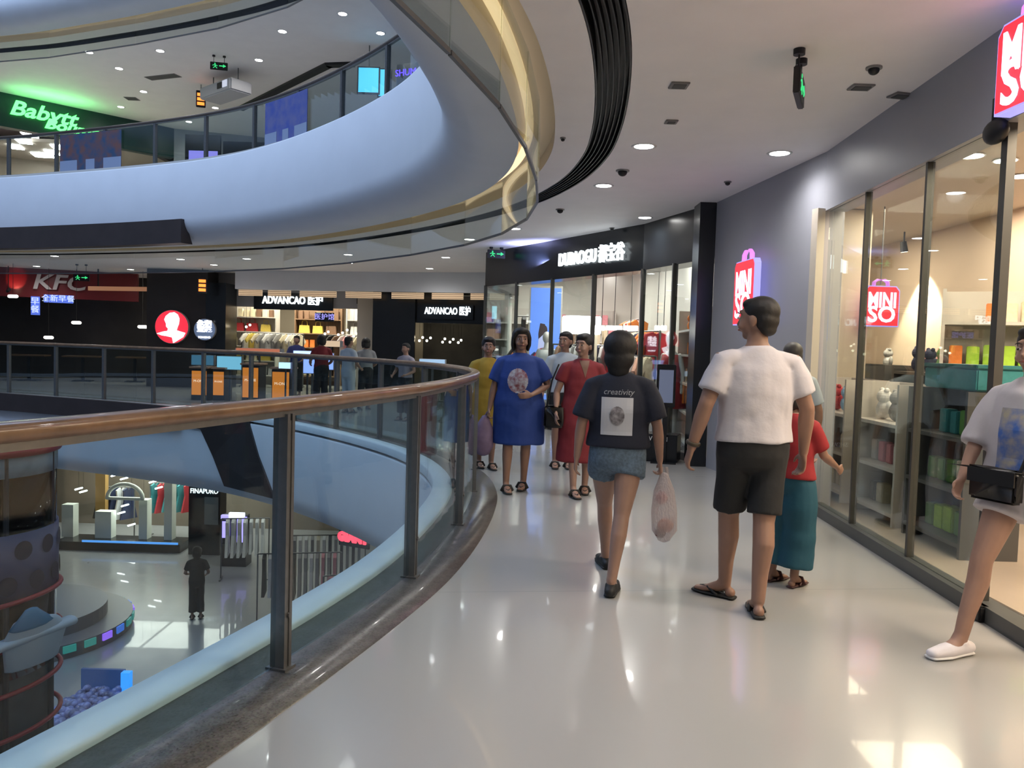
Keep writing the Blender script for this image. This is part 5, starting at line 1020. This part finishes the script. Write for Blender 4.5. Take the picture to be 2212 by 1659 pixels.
MYEL = M('mustard cloth', (.32, .21, .02), .8, bump=.3, nscale=8); MTEAL = M('teal cloth', (.006, .07, .11), .7, bump=.4, nscale=7); MREDT = M('red top', (.28, .015, .02), .8); MRUB = M('black rubber', (.012, .012, .012), .6); MGRYT = M('pale grey blue top', (.38, .44, .50), .8)
# woman in navy tee
fa = W(1306, 1238, z=0.0); fb = W(1322, 1292, z=0.0); lo = ((fa.x+fb.x)/2+.03, (fa.y+fb.y)/2+.02)
p1 = person('woman seen from behind in navy printed tee and denim shorts, holding a plastic bag', lo, -.10, 1.53, [(fa.x+.02, fa.y+.14), (fb.x, fb.y+.06)],
  [(-.25, -.02, 1.10), (.26, -.02, 1.10)], [(-.275, .02, .86), (.29, .04, .86)], True, MSKL, head_yaw=-.25, hair='full',
  clothes=[dict(kind='shorts', name='shorts', m=MDEN, len=.36, r=.108, cuff=1.04, top=1.03, fold=.008, label='faded denim shorts'), dict(kind='shirt', name='tee_shirt', m=MTEE, hem=.95, sleeve=.86, sr=.082, loose=.045, label='navy tee shirt')],
  shoes=dict(kind='shoe', m=M('black shoe', (.01, .01, .01), .6), sole=MRUB), bend=(.05, -.01), lift=(0, 0), toe=(-.2, .15), hands=[None, dict(curl=1.1)], width=1.06)
sh_ = p1['made']['shirt']; s = p1['s']
pr = patch('printed_panel', sh_, M('print white', (.50, .51, .55), .7), -.015, 1.165*s, .185, .225, -1, sh_)
patch('printed_picture', sh_, M('print grey', (.10, .09, .10), .7, noise=.7, nscale=30, col2=(.4, .38, .4)), -.015, 1.17*s, .085, .11, -1, sh_, off_=.0065, roundp=True)
t_ = text('printed_text', 'creativity', .048, M('print pale', (.32, .33, .36), .7), Matrix.Translation((-.01, -.25, 1.325*s)) @ Matrix.Rotation(PI/2, 4, 'X'), sh_, 0, shear=.25)
sw = t_.modifiers.new('wrap', 'SHRINKWRAP'); sw.target = sh_; sw.wrap_method = 'PROJECT'; sw.use_project_y = True; sw.use_positive_direction = True; sw.wrap_mode = 'ABOVE_SURFACE'; sw.offset = .004
# plastic bag in her right hand
hw = p1['world'](p1['WR'][1]); bc = hw + V3(.03, .0, -.13)
def sack_mat():
    m = bpy.data.materials.new('thin white plastic'); m.use_nodes = True; nt = m.node_tree; b = nt.nodes['Principled BSDF']; b.inputs['Base Color'].default_value = (.75, .68, .68, 1); b.inputs['Roughness'].default_value = .3; b.inputs['Alpha'].default_value = .55
    n = nt.nodes.new('ShaderNodeTexNoise'); n.inputs['Scale'].default_value = 14; bp = nt.nodes.new('ShaderNodeBump'); bp.inputs['Strength'].default_value = .8; bp.inputs['Distance'].default_value = .02; nt.links.new(n.outputs[0], bp.inputs['Height']); nt.links.new(bp.outputs[0], b.inputs['Normal']); return m
MSACK = sack_mat()
t = empty('plastic_bag', bc, -.1, 'thin white plastic bag with red things inside, held by the woman in navy', 'bag')
bm = B(); tube(bm, [(0, 0, .04), (0, 0, -.05), (.01, 0, -.18), (.015, 0, -.30), (.015, 0, -.345)], [(.025, .018), (.060, .04), (.078, .052), (.075, .05), (.045, .03)], 18); o = obj('sack', bm, MSACK, t, True); d_ = o.modifiers.new('folds', 'DISPLACE'); d_.texture = TEXC; d_.strength = .02
for sg in (-1, 1): bm = B(); tube(bm, [(sg*.012, 0, .09), (sg*.02, 0, .03), (sg*.045, 0, -.05)], [(.010, .003)]*3, 8); obj('handle', bm, MSACK, t, True)
bm = B(); ball(bm, (.02, 0, -.27), (.05, .034, .045)); obj('red_packet', bm, M('snack red', (.5, .10, .06), .5, noise=.5, nscale=30), t, True)
bm = B(); ball(bm, (-.01, 0, -.32), (.035, .03, .028)); obj('brown_packet', bm, M('snack brown', (.15, .06, .04), .5), t, True); bm = B(); ball(bm, (-.01, .0, -.10), (.038, .026, .04)); obj('pink_packet', bm, M('snack pink', (.6, .22, .22), .5), t, True)
# man in white tee
fa = W(1572, 1300, z=0); fb = W(1642, 1338, z=0); lo = ((fa.x+fb.x)/2+.02, (fa.y+fb.y)/2+.03)
p2 = person('man seen from behind in white tee, black knee length shorts and black flip flops', lo, .10, 1.745, [(fa.x, fa.y+.08), (fb.x, fb.y+.05)],
  [(-.285, -.03, 1.13), (.285, -.03, 1.12)], [(-.335, .03, .885), (.315, .05, .865)], False, MSK, head_yaw=.75, hair='short',
  clothes=[dict(kind='shorts', name='shorts', m=MBSH, len=.90, r=.084, cuff=1.04, top=1.04, fold=.010, label='black knee length shorts'), dict(kind='shirt', name='tee_shirt', m=MWTEE, hem=.93, sleeve=.72, sr=.078, loose=.038, fold=.022, label='plain white tee shirt')],
  shoes=dict(kind='flip', m=MRUB), bend=(.03, .0), toe=(-.75, .25), width=1.10, hands=[dict(curl=.6), dict(curl=.5)])
w_ = p2['WR'][0]; e_ = p2['EL'][0]; dd = (w_-e_).normalized(); bm = B(); m = frame_m(w_-dd*.03, dd, V3(1, 0, 0)); n = 20
rows = [[bm.verts.new(m @ V3((.036+.006*math.cos(b))*math.cos(2*PI*k/n), (.032+.006*math.cos(b))*math.sin(2*PI*k/n), .012*math.sin(b))) for b in [2*PI*j/8 for j in range(8)]] for k in range(n)]
for k in range(n):
    for j in range(8): bm.faces.new((rows[k][j], rows[(k+1) % n][j], rows[(k+1) % n][(j+1) % 8], rows[k][(j+1) % 8]))
obj('bracelet', bm, M('bracelet brown', (.05, .035, .02), .5), p2['root'], True)
# woman in royal blue dress
fa = W(1130, 1056, z=0); fb = W(1092, 1062, z=0); lo = ((fa.x+fb.x)/2+.02, (fa.y+fb.y)/2)
p3 = person('woman facing the camera in a royal blue printed tee dress, one hand on her belly', lo, PI, 1.61, [(fa.x, fa.y), (fb.x, fb.y)],
  [(-.30, .0, 1.12), (.27, -.02, 1.10)], [(-.12, .20, 1.03), (.31, .05, .86)], True, MSK, head_yaw=.15, hair='bob',
  clothes=[dict(kind='dress', name='tee_dress', m=MBLU, hem=.50, sleeve=.80, sr=.085, loose=.06, flare=.03, fold=.018, label='royal blue tee dress with a white print')], shoes=dict(kind='sandal', m=MRUB), toe=(.2, -.2), width=1.14,
  hands=[dict(d=(.9, .25, -.1), palm=(0, -1, 0), thumb=(0, 0, 1), curl=.3), dict(curl=1.1)])
dr = p3['made']['dress']; patch('printed_panel', dr, M('print white blue', (.42, .46, .55), .7, noise=.5, nscale=25, col2=(.2, .06, .08)), .02, 1.17*p3['s'], .20, .24, 1, dr, depth=.35, roundp=True)
hw = p3['world'](p3['WR'][1]); t = empty('purple_bag', hw+V3(-.04, 0, -.09), 0, 'soft lilac shopping bag hanging from the hand of the woman in blue', 'bag')
bm = B(); tube(bm, [(0, 0, .0), (-.01, 0, -.10), (-.01, 0, -.28), (-.01, 0, -.34)], [(.04, .03), (.09, .05), (.10, .06), (.07, .04)], 18); o = obj('sack', bm, M('lilac cloth', (.22, .16, .28), .6, noise=.3, nscale=10), t, True)
bm = B(); tube(bm, [(.02, 0, .06), (.0, 0, .02), (-.02, 0, -.05)], [.008]*3, 8); obj('handle', bm, M('lilac strap', (.15, .1, .2), .6), t, True)
# woman in dark red dress
fa = W(1262, 1064, z=0); fb = W(1236, 1070, z=0); lo = ((fa.x+fb.x)/2, (fa.y+fb.y)/2)
p4 = person('woman in long dark red V neck dress looking left, right of the blue dress', lo, PI+.15, 1.565, [(fa.x, fa.y), (fb.x, fb.y-.06)],
  [(-.27, -.01, 1.10), (.27, -.01, 1.10)], [(-.27, .10, .88), (.29, .08, .87)], True, MSKL, head_yaw=-.75, hair='tied',
  clothes=[dict(kind='dress', name='dress', m=MRDR, hem=.36, sleeve=.6, sr=.072, loose=.035, flare=.06, fold=.018, label='dark red dress')], shoes=dict(kind='sandal', m=MRUB), toe=(.2, -.1), width=1.06)
bm = B(); prism(bm, [(-.055, 1.44), (.055, 1.44), (0, 1.26)], 0, .004, Matrix.Translation((0, .3, 0)) @ Matrix.Scale(p4['s'], 4)); dr = p4['made']['dress']; o = obj('neckline_skin', bm, MSKL, dr)
bmesh_sub = o.modifiers.new('sub', 'SUBSURF'); bmesh_sub.subdivision_type = 'SIMPLE'; bmesh_sub.levels = 4; bmesh_sub.render_levels = 4
sw = o.modifiers.new('wrap', 'SHRINKWRAP'); sw.target = dr; sw.wrap_method = 'PROJECT'; sw.use_project_y = True; sw.use_negative_direction = True; sw.use_positive_direction = False; sw.wrap_mode = 'ABOVE_SURFACE'; sw.offset = .004
hw = p4['world'](p4['WR'][1]); t = empty('shoulder_bag', hw+V3(-.02, .04, .02), 0, 'dark handbag between the blue dress and the red dress', 'bag')
bm = B(); prism(bm, [(-.10, -.16), (.10, -.16), (.09, .06), (-.09, .06)], -.05, .05); bmesh.ops.bevel(bm, geom=bm.edges[:], offset=.02, segments=3, affect='EDGES'); obj('pouch', bm, MBLACK, t, True); bm = B(); tube(bm, [(-.07, 0, .05), (-.03, -.02, .30), (.03, -.04, .46)], [.008]*3, 8); obj('strap', bm, MBLACK, t, True)
# others in the walkway
lo = W(1212, 1010, z=0); person('person in a white top half hidden behind the woman in the dark red dress', xy(lo), PI, 1.62, [(lo.x+.08, lo.y), (lo.x-.08, lo.y)], [(-.26, 0, 1.1), (.26, 0, 1.1)], [(-.26, .1, .87), (.28, .08, .87)], True, MSK, head_yaw=-.5, hair='short', vox=.010,
  clothes=[dict(kind='shorts', name='shorts', m=MBSH, len=.9, r=.1), dict(kind='shirt', name='shirt', m=MGRYT, hem=.95, sleeve=.6)], shoes=dict(kind='sandal', m=MRUB))
lo = W(1040, 1012, z=0); lo.x += .04; pY = person('woman in mustard yellow by the railing corner, left of the blue dress', xy(lo), PI+.3, 1.52, [(lo.x+.07, lo.y), (lo.x-.08, lo.y+.12)], [(-.26, 0, 1.1), (.26, 0, 1.1)], [(-.22, .16, .90), (.24, .14, .92)], True, MSK, head_yaw=-.3, hair='tied', vox=.010,
  clothes=[dict(kind='dress', name='dress', m=MYEL, hem=.40, sleeve=.7, sr=.075, loose=.04, flare=.04)], shoes=dict(kind='sandal', m=MRUB))
# child in teal trousers and adult ahead of the man
lo = W(1700, 1268, z=0); p5 = person('child in red top and wide teal trousers, half hidden by the man in white', (lo.x, lo.y+.03), -.95, 1.27, [(lo.x-.06, lo.y+.12), (lo.x+.04, lo.y)],
  [(-.2, .12, 1.13), (.22, .12, 1.12)], [(-.10, .30, 1.05), (.20, .36, 1.00)], True, MSK, head_yaw=-.2, hair='bob',
  clothes=[dict(kind='shorts', name='trousers', m=MTEAL, len=1.78, r=.135, cuff=1.05, top=1.02, fold=.02, label='wide teal trousers'), dict(kind='shirt', name='top', m=MREDT, hem=.92, sleeve=.8, loose=.03, label='red top')], shoes=dict(kind='sandal', m=M('sandal maroon', (.06, .02, .02), .5)), width=1.1, toe=(.1, -.1))
lo = W(1694, 1140, z=0); person('adult in pale top walking ahead, mostly hidden behind the man in white', xy(lo), -.1, 1.53, [(lo.x-.08, lo.y), (lo.x+.08, lo.y+.15)], [(-.26, 0, 1.1), (.26, 0, 1.1)], [(-.26, .1, .87), (.28, .08, .87)], True, MSK, hair='short', vox=.010, hair_m=M('grey hair', (.05, .045, .045), .5),
  clothes=[dict(kind='shorts', name='trousers', m=MBSH, len=1.8, r=.09), dict(kind='shirt', name='shirt', m=MGRYT, hem=.92, sleeve=.8)], shoes=dict(kind='shoe', m=MRUB), feature=False)
# girl at the right edge
fa = W(2072, 1415, z=0); hipx = W(2222, 1150, D=fa.y-.02)
lo = (hipx.x, fa.y+.0); yw = 1.95
p6 = person('girl in long white tee with blue print and white sneakers at the right edge', lo, yw, 1.60, [(lo[0]+.36, lo[1]-.02), (fa.x, fa.y)],
  [(-.27, -.05, 1.12), (.24, .08, 1.12)], [(-.30, .02, .88), (.23, .20, .90)], True, MSKL, head_yaw=.1, hair='tied',
  clothes=[dict(kind='shorts', name='shorts', m=MWTEE, len=.42, r=.125, cuff=1.1, top=1.0, fold=.01), dict(kind='shirt', name='tee_shirt', m=M('white lilac tee', (.46, .45, .50), .8, bump=.4, nscale=6), hem=.86, sleeve=1.15, sr=.085, loose=.06, fold=.022, label='oversized white tee shirt')],
  shoes=dict(kind='shoe', m=M('white canvas', (.72, .70, .74), .6), sole=M('white rubber', (.8, .8, .8), .5)), bend=(.02, .04), toe=(0, 0), width=1.0, hands=[None, dict(curl=.7, palm=(-1, 0, 0))])
sh_ = p6['made']['shirt']; patch('printed_figure', sh_, M('print blue', (.04, .12, .42), .7, noise=.8, nscale=14, col2=(.35, .32, .25)), -.02, 1.12*p6['s'], .17, .34, 1, sh_, depth=.35)
t = empty('black_shoulder_bag', p6['world'](V3(.03, .19, .86)), yw, 'small black shoulder bag in front of the girl in the long white tee', 'bag')
bm = B(); prism(bm, [(-.12, -.085), (.12, -.085), (.12, .06), (.10, .075), (-.10, .075), (-.12, .06)], -.035, .035); bmesh.ops.bevel(bm, geom=bm.edges[:], offset=.012, segments=2, affect='EDGES'); obj('pouch', bm, M('black leather', (.012, .012, .013), .35), t, True)
bm = B(); prism(bm, [(-.12, .0), (.12, .0), (.12, .07), (-.12, .07)], .036, .044); obj('flap', bm, M('black leather', (.012, .012, .013), .35), t); bm = B(); tube(bm, [(-.10, -.02, .06), (-.14, -.06, .25), (-.16, -.12, .45)], [(.010, .003)]*3, 8); obj('strap', bm, M('black leather', (.012, .012, .013), .35), t)
# people across the atrium
def simple(label, x, D, yaw, H, top, bottom, hem=.95, hr_='short', dress=False, dz=0, ex=None):
    lo = W(x, 800, D=D); cl = [dict(kind='dress', name='dress', m=top, hem=.5, sleeve=.6, vox=.016)] if dress else [dict(kind='shorts', name='trousers', m=bottom, len=1.8, r=.085, vox=.016), dict(kind='shirt', name='shirt', m=top, hem=hem, sleeve=.7, vox=.014)]
    e = ex or [(-.26, .02, 1.1), (.26, .02, 1.1)]; w = [(-.18, .22, 1.02), (.2, .2, 1.0)]
    p = person(label, (lo.x, D), yaw, H, [(lo.x-.09*math.cos(yaw), D-.09*math.sin(yaw)), (lo.x+.09*math.cos(yaw), D+.09*math.sin(yaw))], e, w, True, MSK, hair=hr_, clothes=cl, vox=.014, feature=False, shoes=dict(kind='sandal', m=MRUB)); p['root'].location.z = dz; return p
MDR = M('maroon cloth', (.16, .01, .015), .8)
simple('woman in a dark red top and black trousers standing at the kiosk', 694, 16.6, .6, 1.54, MDR, MBSH, hr_='bob'); simple('person in pale grey shirt beyond the far railing, right of the woman in maroon', 752, 15.8, -.6, 1.52, MGRYT, MGRYT)
simple('person in darker grey shirt beside the one in pale grey at the far railing', 790, 16.7, .5, 1.50, M('mid grey cloth', (.22, .23, .25), .8), MBSH, hr_='bob'); simple('person in pale lilac shirt at the far railing before the black bay', 876, 14.6, 2.6, 1.42, M('lilac grey cloth', (.30, .28, .33), .8), MBSH)
simple('person in a navy shirt behind the kiosk counters', 640, 19.6, PI, 1.52, M('navy cloth', (.02, .03, .14), .8), MBSH)
lp = W(430, 1322, z=ZL); simple('person in black walking on the ground storey floor', 430, 17.4, .3, 1.62, MBSH, MBSH, hr_='full', dz=ZL)
